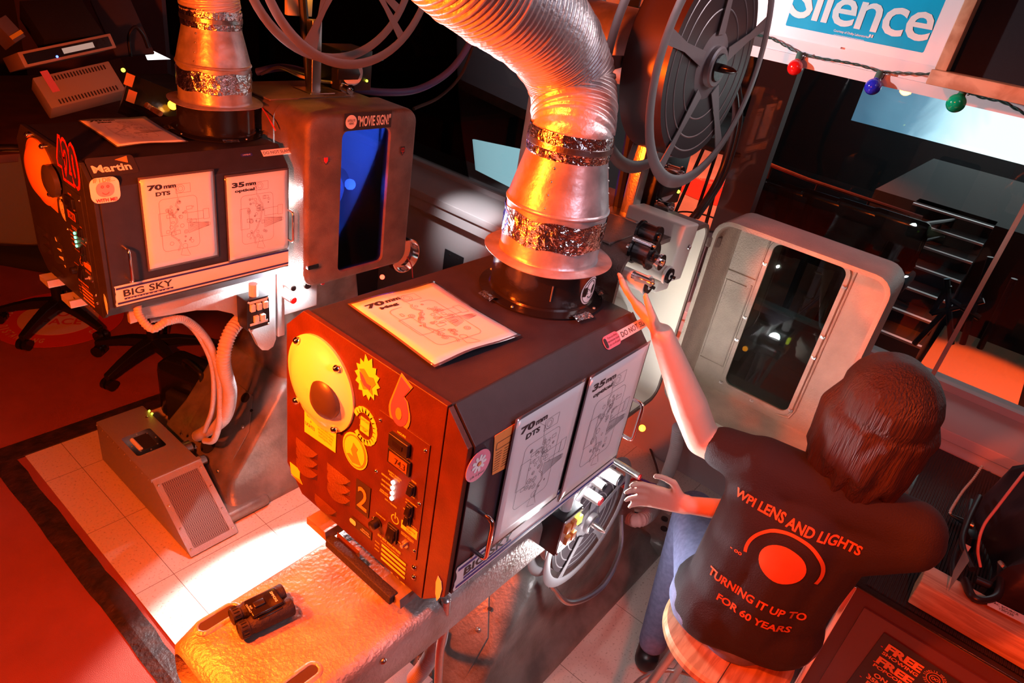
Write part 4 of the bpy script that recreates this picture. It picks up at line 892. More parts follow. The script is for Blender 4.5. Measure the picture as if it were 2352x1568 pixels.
# ================================================================ REELS
def reel(name, c, r, hub_r, wind_r, depth, label, group, spokes=True, open_=False):
    c = Vector(c); t = thing(name, c, label, 'reel', group)
    for k, y_ in enumerate((0, depth)):
        p = c + Y * y_; b = MB()
        # flange: rim, web with lightening holes, spokes as real openings
        n = 72
        def ringp(rad, yy): return [b.bm.verts.new(p + V(rad * math.cos(2 * math.pi * i / n), yy, rad * math.sin(2 * math.pi * i / n))) for i in range(n)]
        A = [ringp(q, yy) for q, yy in ((r, .002), (r + .003, 0), (r, -.002), (r - .022, -.0035), (r - .028, -.001), (r - .028, .001), (r - .022, .002))]
        for a0, a1 in zip(A, A[1:] + A[:1]): b.bridge(a0, a1)
        fl = b.build('flange', M['reelp'], t)
        for s_ in range(5):
            a = 2 * math.pi * s_ / 5 + .4 + k * .3; d_ = V(math.cos(a), 0, math.sin(a)); e = V(-math.sin(a), 0, math.cos(a)); b = MB()
            b.prism([p + d_ * (r - .02) + e * .016, p + d_ * (r * .6) + e * .009, p + d_ * hub_r * .9 + e * .016, p + d_ * hub_r * .9 - e * .016, p + d_ * (r * .6) - e * .009, p + d_ * (r - .02) - e * .016], Y * .002); b.build('spoke', M['reelp'], fl, smooth=False)
    if wind_r:
        b = MB(); b.lathe(c + Y * .006, Y, [(hub_r, 0), (wind_r, 0), (wind_r, depth - .012), (hub_r, depth - .012)], 72, caps=(False, False)); b.build('film_wind', M['film'], t, angle=40)
        for q in (.55, .75, .9):
            b = MB(); n = 72; rr_ = wind_r * q; b.lathe(c + Y * .0055, -Y, [(rr_, 0), (rr_ + .002, .0008), (rr_ + .004, 0)], 72, caps=(False, False)); b.build('wind_edge', M['reelp'], t)
    b = MB(); b.lathe(c - Y * .012, Y, [(.0005, 0), (hub_r * .55, 0), (hub_r * .6, .004), (hub_r * .6, .014), (hub_r, .018), (hub_r, depth + .01)], 40, caps=(False, True)); b.build('hub', M['reelp'], t)
    b = MB(); b.lathe(c - Y * .055, Y, [(.002, 0), (.007, .012), (.009, .03), (.009, .06)], 16); b.lathe(c - Y * .016, Y, [(.028, 0), (.030, .002), (.028, .005)], 32); b.build('spindle', M['gloss'] if not open_ else M['steel'], t)
    return t
reel('film_reel', (1.53, .665, 1.585), .270, .072, .205, .115, 'large smoky film reel wound with dark film above the open projector', 'upper film reels')
reel('film_reel', (1.63, 2.02, 1.665), .370, .08, .14, .10, 'large film reel above the shut projector, cut by the top edge', 'upper film reels')
reel('take_up_reel', (1.42, .60, .335), .215, .055, .17, .055, 'lower take-up reel with silver hub beside the near pedestal', 'take-up reels', open_=True)
b = MB(); b.lathe((1.55, .90, 1.58), Y, [(.085, -.05), (.085, .12), (.10, .12), (.10, .13), (.085, .14)], 40); mo = b.build('reel_motor', M['galv'], PJ0)
b = MB(); b.lathe((1.55, 1.12, 1.58), Y, [(.105, 0), (.107, .004), (.105, .008), (.09, .010), (.02, .010), (.02, .05), (.0005, .05)], 48); b.build('drum_plate', M['reelp'], mo)
b = MB(); b.prism([V(1.50, .84, 1.56), V(1.55, .84, 1.72), V(1.70, .84, 1.95), V(1.73, .84, 1.93), V(1.60, .84, 1.58)], Y * .03, .004); b.build('reel_arm', M['steel'], PJ0)
b = MB(); b.prism([V(1.54, .88 + DY, 1.42), V(1.64, .88 + DY, 1.42), V(1.66, .88 + DY, 1.80), V(1.54, .88 + DY, 1.80)], Y * .02, .002); o = tag(b.build('lamp_panel', M['cream']), 'warm lit upright panel seen through the left film reel', 'panel')
b = MB(); b.ball(V(1.588, .862 + DY, 1.54), .010, 12); b.build('glowing_bulb', M['led_o'], o); lamp('panel_glow', 'POINT', (1.588, .84 + DY, 1.55), (1, .38, .02), 1.6, None, .012)
# ================================================================ FLOOR THINGS
def supply(dy, label):
    t = thing('power_supply', (1.0, 2.3 + dy, ZF), label, 'power supply', 'grey power supply boxes on the floor')
    x0, x1 = .868, 1.068; y0, y1, y2, zt = 1.925 + dy, 2.19 + dy, 2.68 + dy, -.285
    b = MB(); b.prism([V(x0, y0, ZF + .004), V(x0, y1, zt), V(x0, y2, zt), V(x0, y2, ZF + .004)], X * (x1 - x0), .006); b.build('housing', M['boxg'], t)
    sl = V(0, y1 - y0, zt - ZF - .004).normalized(); n = X.cross(sl); L = (V(0, y1, zt) - V(0, y0, ZF + .004)).length; c = V((x0 + x1) / 2, (y0 + y1) / 2, (zt + ZF + .004) / 2)
    b = MB(); o = rrect(x1 - x0, L, .004); i_ = rrect(x1 - x0 - .05, L - .05, .004)
    b.loft([[c + X * a + sl * q + n * h for a, q in pp] for pp, h in ((o, .0), (o, .006), (i_, .006), (i_, .001))], (False, False)); b.build('grille_frame', M['boxg'], t, smooth=False)
    plate('grille', c, X, sl, x1 - x0 - .05, L - .05, M['grille'], t, t=.001, off=.002)
    for s_ in (-1, 1):
        for k in (-.42, -.15, .15, .42):
            b = MB(); screwhead(b, c + X * s_ * (x1 - x0 - .025) / 2 + sl * k * L + n * .006, n, .005); b.build('screw', M['steel'], t)
    b = MB(); b.box((x0 - .004, y1 - .004, zt - .006), (x1 + .004, y1 + .018, zt + .010), .002); b.build('front_lip', M['boxg'], t)
    # recessed metal handle
    hc = V(x0 + .085, y1 + .24, zt); b = MB(); P0 = rrect(.12, .15, .012); P1 = rrect(.075, .10, .006)
    b.loft([[hc + X * a + Y * q + Z * h for a, q in pp] for pp, h in ((P0, .001), (P0, .004), (P1, .004), (P1, -.0)) ], (False, False)); hp = b.build('handle_plate', M['chrome'], t, smooth=False)
    plate('handle_pocket', hc, X, Y, .074, .099, M['rubber'], hp, t=.0005, off=.0012)
    b = MB(); b.sweep([hc + V(-.03, -.04, .006), hc + V(-.03, .04, .006)], .008, 12); b.build('handle', M['white'], hp)
    for k in range(8):
        a = k * math.pi / 4; b = MB(); screwhead(b, hc + V(.050 * math.cos(a) * 1.0, .063 * math.sin(a), .004), Z, .0035); b.build('rivet', M['steel'], hp)
    for (x, y) in ((x0 + .20, y2 - .06), (x0 + .20, y2 - .085)): b = MB(); b.ball((x, y, zt + .002), .005, 10); b.build('status_light', M['led_y'], t)
    for (x, y) in ((x0 + .225, y1 + .08), (x0 + .225, y1 + .20), (x0 + .17, y2 - .10)): b = MB(); b.lathe((x, y, zt), Z, [(.006, 0), (.006, .006), (.002, .008), (.0015, .02), (.0005, .02)], 12); b.build('toggle', M['chrome'], t)
    for k in range(10):
        b = MB(); screwhead(b, (x0 - .0, y1 + .03 + k * .05, zt - .012), -X, .004); b.build('side_screw', M['steel'], t)
    b = MB(); b.cyl((x1, y1 + .06, zt - .06), (x1 + .05, y1 + .06, zt - .06), .022, .022, 20); b.cyl((x1, y1 + .16, zt - .05), (x1 + .04, y1 + .16, zt - .05), .03, .03, 20); b.build('cable_gland', M['steel'], t)
    return t
supply(0, 'grey floor power supply with slanted grille beside the left platform edge')
supply(-DY, 'grey floor power supply under the worn bare beam, at the bottom edge')
def hz(name, pts, r, m, label, ribs=True, group=None, seg=12, pitch=.009):
    o = hose(name, pts, r, m, None, ribs, pitch, seg=seg); return tag(o, label, 'hose' if ribs else 'cable', group)
GH = 'corrugated hoses'
hz('corrugated_hose', [at(315, 700, y=1.96), at(322, 728, y=1.95), at(350, 755, y=1.93), at(385, 738, y=1.93), at(430, 737, y=1.95), at(478, 785, y=1.98), at(503, 860, y=2.02), at(506, 950, y=2.08), at(492, 1008, y=2.14), at(470, 1012, y=2.22)], .0125, M['hose'], 'pale corrugated hose looping from the left bracket down to the floor supply')
hz('corrugated_hose', [at(345, 735, y=2.04), at(400, 728, y=2.02), at(450, 762, y=2.02), at(487, 838, y=2.04), at(489, 930, y=2.10), at(470, 990, y=2.20)], .0095, M['hose'], 'thin inner corrugated hose hanging under the far left lamphouse')
hz('corrugated_hose', [at(565, 720, y=2.03), at(528, 765, y=1.98), at(513, 830, y=1.96), at(528, 900, y=2.0), at(515, 960, y=2.10), at(470, 992, y=2.25), at(455, 1000, y=2.35)], .024, M['hose'], 'thick grey corrugated hose curving down into the left floor supply', pitch=.012)
hz('corrugated_hose', [at(1015, 1380, y=.66), at(1012, 1420, y=.68), at(1003, 1480, y=.72), at(975, 1530, y=.76), at(950, 1560, y=.80)], .022, M['hose'], 'thick corrugated hose below the front corner of the near lamphouse', pitch=.012)
hz('corrugated_hose', [at(1024, 1375, y=.60), at(1020, 1440, y=.62), at(1010, 1500, y=.64), at(1005, 1600, y=.68)], .010, M['armour'], 'armoured conduit hanging straight down below the near lamphouse')
hz('corrugated_hose', [at(958, 1420, y=.80), at(965, 1455, y=.84), at(985, 1470, y=.88), at(1000, 1440, y=.9)], .011, M['armour'], 'short armoured conduit bend beside the access plate of the near pedestal')
hz('corrugated_hose', [at(1560, 980, y=.70), at(1550, 1040, y=.70), at(1525, 1110, y=.72), at(1500, 1170, y=.66), at(1465, 1195, y=.66), at(1430, 1180, y=.75)], .026, M['hose'], 'fat corrugated hose lying curled on the tiles behind the take-up reel', pitch=.013)
for k, (pp, m, lab) in enumerate((
    ([(1430, 1150), (1470, 1110), (1520, 1120), (1500, 1145), (1440, 1135)], 'purc', 'purple cable loop on the tiles behind the take-up reel'),
    ([(1410, 1120), (1460, 1100), (1500, 1115), (1530, 1160), (1480, 1170)], 'purc', 'second purple cable curling wide around the cable pile'),
    ([(1425, 1165), (1480, 1180), (1520, 1150), (1510, 1080), (1490, 1020)], 'cable', 'black cable rising from the cable pile toward the open projector'),
    ([(1415, 1135), (1450, 1155), (1510, 1140), (1460, 1100), (1430, 1120)], 'redc', 'red cable tangled in the cable pile on the tiles'))):
    hz('cable', [at(x, y, z=ZF + .012 + .008 * k) for x, y in pp], .006, M[m], lab, False)
hz('cable', [at(1668, 130, y=1.02), at(1690, 250, y=1.0), at(1672, 350, y=1.0), at(1640, 430, y=1.0), at(1590, 500, y=1.0), at(1540, 545, y=1.05)], .013, M['cable'], 'thick black cable bundle hanging behind the near film reel', False)
hz('cable', [at(1690, 160, y=1.10), at(1700, 260, y=1.10), at(1685, 340, y=1.1), at(1655, 420, y=1.1), at(1600, 500, y=1.08)], .012, M['rubber'], 'second black cable of the bundle behind the near film reel', False)
hz('cable', [at(590, 165, y=2.9), at(650, 155, y=2.8), at(720, 172, y=2.5), at(800, 200, y=2.45), at(880, 212, y=2.4), at(960, 205, y=2.4), at(1030, 165, y=2.4), at(1075, 105, y=2.4), at(1095, 40, y=2.4)], .016, M['bluec'], 'thick blue cable sweeping behind the shut projector to the big duct', False)
hz('cable', [at(600, 170, y=2.6), at(640, 155, y=2.5), at(690, 175, y=2.3), at(735, 186, y=2.25), at(770, 190, y=2.22)], .006, M['hose'], 'thin pale braided lead crossing the top of the shut projector', False)
hz('cable', [at(950, 250, y=2.3), at(1010, 222, y=2.35), at(1060, 170, y=2.38), at(1090, 90, y=2.4), at(1098, 30, y=2.42)], .007, M['rubber'], 'black cable running below the thick blue cable', False)
hz('cable', [at(600, 245, y=2.12), at(612, 262, y=2.05), at(622, 280, y=2.0), at(633, 300, y=1.98)], .0025, M['redc'], 'thin red wire dropping beside the left duct collar', False)
hz('cable', [at(935, 590, y=2.2), at(945, 610, y=2.2), at(948, 640, y=2.2)], .003, M['redc'], 'thin red wire hanging behind the shut projector door', False)
# polished bell wheel behind the shut projector
b = MB(); c = at(918, 580, y=2.40); b.lathe(c, -Y, [(.02, 0), (.088, .0), (.092, .004), (.092, .05), (.086, .052), (.075, .02), (.02, .02)], 40); tag(b.build('hand_wheel', M['chrome']), 'polished round wheel rim showing behind the shut projector', 'wheel')
# black carry case
t = thing('carry_case', at(455, 900, z=ZF), 'black case standing behind the left floor power supply', 'case')
c = at(462, 905, z=ZF + .16); b = MB(); b.obox(c, (.18, .40, .33), Matrix.Rotation(.3, 3, 'Z'), .05); b.build('shell', M['gloss'], t); b = MB(); b.sweep(catmull([c + V(-.05, -.12, .16), c + V(-.05, -.10, .20), c + V(-.05, .02, .20), c + V(-.05, .04, .16)]), .012, 10); b.build('handle', M['black'], t)
b = MB(); b.obox(c + V(-.10, -.05, -.03), (.05, .22, .18), Matrix.Rotation(.3, 3, 'Z'), .02); b.build('pocket', M['rubber'], t)
# social distancing floor decal
c = V(1.20, 4.0, ZF); c = (at(5, 745, z=ZF) + at(228, 690, z=ZF)) / 2; c = V(1.21, 4.02, ZF + .001)
t = thing('floor_decal', c, 'round red SOCIAL DISTANCING decal on the carpet under the office chair', 'decal')
b = MB(); b.cyl(c, c + Z * .002, .33, .33, 64); b.build('outer_disc', M['decalr'], t, smooth=False)
b = MB(); b.cyl(c + Z * .002, c + Z * .003, .20, .20, 48); b.build('inner_disc', M['decalw'], t, smooth=False)
p0 = at(60, 713, z=ZF) - c; a0 = math.atan2(p0.y, p0.x); p1 = at(98, 781, z=ZF) - c; a1 = math.atan2(p1.y, p1.x)
while a1 < a0: a1 += 2 * math.pi
for k, ch in enumerate('SOCIAL DISTANCING'):
    if ch == ' ': continue
    a = a0 + (a1 - a0) * k / 16; d_ = V(math.cos(a), math.sin(a), 0)
    text('lettering', ch, c + d_ * .265 + Z * .0025, Z.cross(d_), -d_, M['decalw'], t, wd_=.022 if ch != 'I' else .008, ht=.045, bold=.02)
for k, ch in enumerate('CE'):
    a = a1 + .95 + k * .13; d_ = V(math.cos(a), math.sin(a), 0); text('lettering', ch, c + d_ * .265 + Z * .0025, Z.cross(d_), -d_, M['decalw'], t, wd_=.022, ht=.045, bold=.02)
am = a1 + .1; d_ = V(math.cos(am), math.sin(am), 0); text('lettering', 'AVOID\nSPACE', c + Z * .0035, Z.cross(d_), -d_, M['decalr'], t, wd_=.27, ht=.17, bold=.02)
# office chairs
def office_chair(hub, ang, label, back=None):
    hub = Vector(hub); t = thing('office_chair', hub, label, 'chair', 'black swivel office chairs')
    for k in range(5):
        a = ang + k * 2 * math.pi / 5; d_ = V(math.cos(a), math.sin(a), 0); e = hub + d_ * .30
        b = MB(); s_ = Z.cross(d_)
        rr_ = []
        for q, wv, hz_, th in ((0, .030, .14, .05), (.12, .024, .13, .045), (.22, .020, .105, .035), (.31, .016, .075, .028)):
            p = hub + d_ * q + Z * hz_; rr_.append([p + s_ * wv + Z * th / 2, p - s_ * wv + Z * th / 2, p - s_ * wv - Z * th / 2, p + s_ * wv - Z * th / 2])
        b.loft(rr_); lg = b.build('leg', M['black'], t, bev=.004)
        b = MB(); p = hub + d_ * .30 + V(0, 0, .030)
        for s2 in (-1, 1): b.cyl(p + s_ * .006 * s2, p + s_ * .028 * s2, .030, .030, 20)
        b.cyl(p + Z * .0, p + Z * .05, .012); b.build('caster', M['gloss'], lg)
    b = MB(); b.cyl(hub + Z * .10, hub + Z * .40, .028, .022); b.build('gas_column', M['black'], t)
    b = MB(); b.obox(hub + Z * .47, (.46, .46, .08), Matrix.Rotation(ang, 3, 'Z'), .035); b.build('seat', M['fabric'], t)
    d_ = V(math.cos(back if back is not None else ang), math.sin(back if back is not None else ang), 0); s_ = Z.cross(d_)
    b = MB(); P = [(hub + d_ * (.22 + .05 * abs(q)) * 1.0 + Z * (.62 + .42 * v_) + s_ * q * .24 * (1 - .15 * v_)) for q, v_ in ((-1, 0), (-1, .5), (-.8, 1), (0, 1.08), (.8, 1), (1, .5), (1, 0), (0, -.08))]
    b.sweep(catmull(P + [P[0]], 8), .014, 10); fr = b.build('back_frame', M['black'], t)
    b = MB(); b.prism(P, d_ * .004); b.build('back_mesh', mat('grey_mesh', (.10, .12, .11), .8), fr)
    return t
office_chair(at(352, 790, z=ZF + .12) * 1.0 - V(0, 0, .12), math.radians(200), 'black office chair with its star base under the far left lamphouse', math.radians(60))
office_chair(V(1.2, 3.95, ZF), math.radians(215), 'black mesh backed office chair at the left edge over the floor decal', math.radians(-118))
# ---------------------------------------------------------------- binoculars on the beam
bc = at(600, 1402, z=.545); bd = (at(655, 1375, z=.545) - at(552, 1425, z=.545)).normalized(); bs_ = Z.cross(bd)
t = thing('binoculars', V(bc.x, bc.y, .521), 'compact black binoculars lying on the worn bare beam', 'binoculars')
for s_ in (-1, 1):
    o_ = V(bc.x, bc.y, .542) + bs_ * s_ * .019
    b = MB(); b.lathe(o_ - bd * .052, bd, [(.0005, .002), (.012, .002), (.0135, .0), (.0165, .001), (.0165, .018), (.0155, .019), (.0155, .024), (.0175, .028), (.018, .05), (.0185, .09), (.0195, .104), (.0185, .106), (.016, .106), (.015, .100), (.0005, .099)], 28); br_ = b.build('barrel', M['rubber'], t)
    b = MB()
    for k in range(16):
        a = k * math.pi / 8; u_ = bs_ * math.cos(a) + Z * math.sin(a); b.obox(o_ - bd * .043 + u_ * .0165, (.010, .0022, .0022), Matrix((bd, bs_, Z)).transposed())
    b.build('focus_ridges', M['black'], br_, smooth=False)
R3 = Matrix((bd, bs_, Z)).transposed()
b = MB(); b.obox(V(bc.x, bc.y, .562) + bd * .006, (.062, .044, .012), R3, .003); b.obox(V(bc.x, bc.y, .556) + bd * .008, (.05, .056, .008), R3, .002); br_ = b.build('bridge', M['gloss'], t)
b = MB(); b.obox(V(bc.x, bc.y, .569) - bd * .004, (.022, .014, .006), R3, .002); b.build('focus_wheel', M['black'], br_)
text('lettering', 'SIMMONS', V(bc.x, bc.y, .568) + bd * .026, -bs_, bd, M['white'], br_, wd_=.028, ht=.005, off=.0006)
text('lettering', '8x21\nCOMPACT', V(bc.x, bc.y, .568) - bd * .022, -bs_, bd, M['white'], br_, wd_=.022, ht=.008, off=.0006, bold=0)
# ---------------------------------------------------------------- stool
sc_ = V(1.50, .144, .203)
def stool(c, r, label, m, floor, legs=4, a0=.6, spread=.05):
    c = Vector(c); t = thing('stool', V(c.x, c.y, floor), label, 'stool')
    b = MB(); b.lathe(c - Z * .03, Z, [(.0005, 0), (r - .008, 0), (r, .006), (r, .022), (r - .008, .030), (.0005, .031)], 64, caps=(False, False)); st = b.build('seat', m, t)
    for k in range(legs):
        a = a0 + k * 2 * math.pi / legs; d_ = V(math.cos(a), math.sin(a), 0); p0, p1 = c + d_ * (r * .62) - Z * .02, V(c.x, c.y, floor) + d_ * (r + spread)
        b = MB(); b.sweep([p0, p0.lerp(p1, .15), p1], .013, 12); b.build('leg', M['steel'] if m is M['wood'] else M['black'], t)
    b = MB(); zr = floor + (c.z - floor) * .38; rr_ = r + spread * .62 - r * .38 * .38; P = [V(c.x + rr_ * math.cos(2 * math.pi * k / 32), c.y + rr_ * math.sin(2 * math.pi * k / 32), zr) for k in range(33)]; b.sweep(P, .007, 8, False); b.build('foot_ring', M['steel'] if m is M['wood'] else M['black'], t)
    return t, st
t, st = stool(sc_, .182, 'round worn wooden stool the person sits on', M['wood'], ZF, a0=2.2)
b = MB(); b.box((sc_.x - .181, sc_.y - .0015 - .04, .2035), (sc_.x + .175, sc_.y + .0005 - .04, .2045)); b.build('seat_crack', M['ink'], st)
# ================================================================ PERSON
def solidify(name, caps, m, parent, vox=.006, smooth=6):
    b = MB()
    for a, c, ra, rb_ in caps: b.capsule(a, c, ra, rb_)
    o = b.build(name, m, None); md = o.modifiers.new('r', 'REMESH'); md.mode = 'VOXEL'; md.voxel_size = vox; md.use_smooth_shade = True
    sm = o.modifiers.new('s', 'SMOOTH'); sm.iterations = smooth; sm.factor = .5
    dg = bpy.context.evaluated_depsgraph_get(); me = bpy.data.meshes.new_from_object(o.evaluated_get(dg)); O = ORG[o.name]
    for p in me.polygons: p.use_smooth = True
    me.materials.clear(); me.materials.append(m); bpy.data.objects.remove(o)
    for v in me.vertices: v.co += O - ORG[parent.name]
    n = bpy.data.objects.new(name, me); COL.objects.link(n); n.parent = parent; ORG[n.name] = ORG[parent.name].copy(); return n
pt_ = thing('person', V(1.52, .13, ZF), 'person with dark hair in black lettered T-shirt and jeans, reaching from a wooden stool', 'person')
f_ = V(.94, .34, 0).normalized(); l_ = V(-.34, .94, 0).normalized()
pel = V(1.50, .135, .30); hd = V(1.535, .065, 1.00); nk = V(1.50, .085, .85); ch = V(1.49, .115, .66)
LS = V(1.455, .235, .775); RS = V(1.53, -.095, .765)
LE = V(1.45, .385, .762); LW = V(1.318, .515, 1.045)
RE = V(1.61, .16, .56); RW = V(1.42, .36, .58)
LH, RH = pel + l_ * .09, pel - l_ * .09
LK = LH + f_ * .36 + l_ * .08 - Z * .02; RK = RH + f_ * .40 - l_ * .02 - Z * .02
LF = V(LK.x + .04, LK.y - .02, ZF + .05); RF = V(RK.x + .02, RK.y, ZF + .05)
def hand(w0, d, up, palm=1, curl=.25, thumb=1):
    """w0 wrist, d pointing direction, up = thumb side, returns capsules: palm, four fingers, thumb"""
    d = d.normalized(); s = up - d * up.dot(d); s.normalize(); n = d.cross(s) * palm; C = []
    for k in (-1.2, -.4, .4, 1.2): C.append((w0 + s * k * .012, w0 + d * .085 + s * k * .019, .015, .0125))
    for k, L in ((-1.5, .058), (-.5, .073), (.5, .080), (1.5, .070)):
        p = w0 + d * .088 + s * (k * .0185); dd = (d + s * k * .09).normalized(); r = .0088; q = p
        for j, fr in enumerate((.45, .32, .23)):
            dd = (dd + n * curl * (.5 + j * .6)).normalized(); e = q + dd * L * fr; C.append((q, e, r, r * .93)); r *= .93; q = e
    p = w0 + d * .025 + s * .024; q = p + (d * .45 + s * .8 + n * .2).normalized() * .045; C.append((p, q, .014, .0105)); e = q + (d * .85 + s * .45 + n * .3).normalized() * .035; C.append((q, e, .0105, .0085)); C.append((e, e + (d + s * .2 + n * .4).normalized() * .024, .0085, .0075))
    return C
caps = [(pel, ch, .07, .06), (ch, nk - Z * .06, .06, .05), (LS, RS, .05, .05), (nk - Z * .05, nk + Z * .06, .052, .050), (LS, LE, .050, .043), (LE, LE.lerp(LW, .35), .043, .044), (LE.lerp(LW, .35), LW, .044, .027), (RS, RE, .046, .037), (RE, RW, .036, .023)]
caps += [(hd + Z * .02 - f_ * .012, hd + Z * .01 + f_ * .02, .092, .085), (hd - Z * .05 + f_ * .035, hd - Z * .075 + f_ * .055, .058, .036), (hd + Z * .0 + f_ * .098, hd - Z * .022 + f_ * .112, .009, .013)]
for s_ in (-1, 1): caps += [(hd + l_ * s_ * .086 + Z * .012, hd + l_ * s_ * .088 - Z * .018, .014, .010)]
caps += [(hd - Z * .055 + f_ * .088 - l_ * .015, hd - Z * .055 + f_ * .088 + l_ * .015, .008, .008)]
for H_, K_, F_ in ((LH, LK, LF), (RH, RK, RF)): caps += [(H_, K_, .085, .056), (K_, F_ + Z * .04, .052, .034), (F_, F_ + f_ * .13, .034, .028)]
hdir = V(1.290, .640, 1.13) - LW
caps += hand(LW, hdir, V(-.6, -.2, .3), 1, .12)
caps += hand(RW, V(-.42, .85, -.02), V(0, .1, 1), -1, .35)
body = solidify('body', caps, M['skin'], pt_, .0055, 5)
for s_ in (-1, 1):
    b = MB(); b.ball(hd + f_ * .092 + l_ * s_ * .032 + Z * .012, .012, 12); e = b.build('eye', M['white'], pt_); b = MB(); b.ball(hd + f_ * .101 + l_ * s_ * .032 + Z * .012, .0055, 8); b.build('iris', M['pupil'], e)
jc = [(pel - Z * .03, pel + Z * .03, .115, .105), (LH, LK, .099, .070), (RH, RK, .099, .070), (LK, LF + Z * .07, .068, .052), (RK, RF + Z * .07, .068, .052), (LH + Z * .01, RH + Z * .01, .115, .115)]
jeans = solidify('jeans', jc, M['denim'], pt_, .008, 6)
b = MB(); P = []
for k in range(33): a = 2 * math.pi * k / 32; P.append(pel + Z * .085 + f_ * (.125 * math.cos(a)) + l_ * (.175 * math.sin(a)))
tc_ = [(pel + Z * .04 + l_ * .065, ch + l_ * .07, .112, .112), (pel + Z * .04 - l_ * .065, ch - l_ * .07, .112, .112), (ch + l_ * .07, LS - Z * .02, .108, .078), (ch - l_ * .07, RS - Z * .02, .108, .078), (LS, RS, .072, .072), (nk - Z * .06, nk - Z * .035, .078, .066), (LS, LS.lerp(LE, .62), .066, .056), (RS, RS.lerp(RE, .62), .066, .058), (pel + Z * .02 + l_ * .075, pel + Z * .02 - l_ * .075, .128, .128), (pel + Z * .04 - f_ * .02, ch - f_ * .02, .118, .118)]
shirt = solidify('t_shirt', tc_, M['shirt'], pt_, .008, 6)
for F_ in (LF, RF):
    s1 = solidify('shoe', [(F_ - f_ * .03, F_ + f_ * .15, .046, .036), (F_ + f_ * .02 - Z * .012, F_ + f_ * .13 - Z * .012, .038, .034)], M['black'], pt_, .008, 3)
# hair: cap of overlapping locks falling over neck and shoulders
hc_ = [(hd + Z * .035 - f_ * .03, hd + Z * .03 + f_ * .02, .100, .096)]
rnd = random.Random(3)
for k in range(34):
    a = math.radians(-105 + 210 * k / 33); o_ = -f_ * math.cos(a) + l_ * math.sin(a)
    p0 = hd + Z * .06 + o_ * .055; p1 = hd - Z * .02 + o_ * (.098 + rnd.uniform(-.004, .008)); p2 = hd - Z * rnd.uniform(.10, .13) + o_ * (.098 + rnd.uniform(-.012, .012)); p3 = hd - Z * rnd.uniform(.17, .24) + o_ * (.085 + rnd.uniform(-.02, .02)) + l_ * rnd.uniform(-.02, .02)
    hc_ += [(p0, p1, .030, .022), (p1, p2, .022, .016), (p2, p3, .016, .006)]
hair = solidify('hair', hc_, M['hair'], pt_, .006, 2)
# printed lettering wrapped on the back of the shirt
dgm = shirt.data; off = ORG[shirt.name]
bvh = BVHTree.FromPolygons([v.co + off for v in dgm.vertices], [tuple(p.vertices) for p in dgm.polygons])
bn = (CAM - V(1.42, .12, .6)); bn.z *= .25; bn.normalize(); bu = Z.cross(bn).normalized(); bv_ = bn.cross(bu)
def onback(px, py): 
    dr = (at(px, py, d=1) - CAM).normalized(); h = bvh.ray_cast(CAM, dr); return h[0] if h[0] is not None else at(px, py, d=1.75)
cA, cB = onback(1740, 1165), onback(1900, 1245)
uu = (cB - cA); uu = (uu - bn * uu.dot(bn)).normalized(); vv = bn.cross(uu)
text('shirt_lettering', 'WPI LENS AND LIGHTS', onback(1825, 1205), uu, vv, M['print'], shirt, wd_=.285, ht=.024, surf=bvh, bold=.03)
text('shirt_lettering', 'TURNING IT UP TO', onback(1730, 1378), uu, vv, M['print'], shirt, wd_=.24, ht=.026, surf=bvh, bold=.03)
text('shirt_lettering', 'FOR 60 YEARS', onback(1725, 1420), uu, vv, M['print'], shirt, wd_=.18, ht=.024, surf=bvh, bold=.03)
def wrapped(name, pts2, c, m, par, offn=.003):
    b = MB(); vs = []
    for x, y in pts2:
        p = c + uu * x + vv * y; h = bvh.ray_cast(p + bn * .12, -bn, .4); p = h[0] + bn * offn if h[0] is not None else p; vs.append(p)
    return vs
cD = onback(1795, 1298)
b = MB(); rings = [[None]]
cen = b.bm.verts.new(wrapped('', [(0, 0)], cD, None, None)[0]); prev = None
for j in range(1, 6):
    r_ = .052 * j / 5; rg = [b.bm.verts.new(p) for p in wrapped('', [(r_ * math.cos(2 * math.pi * i / 32), r_ * math.sin(2 * math.pi * i / 32)) for i in range(32)], cD, None, None)]
    if prev is None:
        for i in range(32): b.face([cen, rg[i], rg[(i + 1) % 32]])
    else: b.bridge(prev, rg)
    prev = rg
b.build('printed_disc', M['print'], shirt)
b = MB(); A0 = wrapped('', [(.080 * math.cos(math.radians(a)), .080 * math.sin(math.radians(a))) for a in range(-15, 200, 6)], cD, None, None); A1 = wrapped('', [(.088 * math.cos(math.radians(a)), .088 * math.sin(math.radians(a))) for a in range(-15, 200, 6)], cD, None, None)
v0 = [b.bm.verts.new(p) for p in A0]; v1 = [b.bm.verts.new(p) for p in A1]
for i in range(len(v0) - 1): b.face([v0[i], v0[i + 1], v1[i + 1], v1[i]])
b.build('printed_arc', M['print'], shirt)
text('shirt_lettering', '- oo', cD - uu * .100 - vv * .035, uu, vv, M['print'], shirt, wd_=.030, surf=bvh, bold=.03)
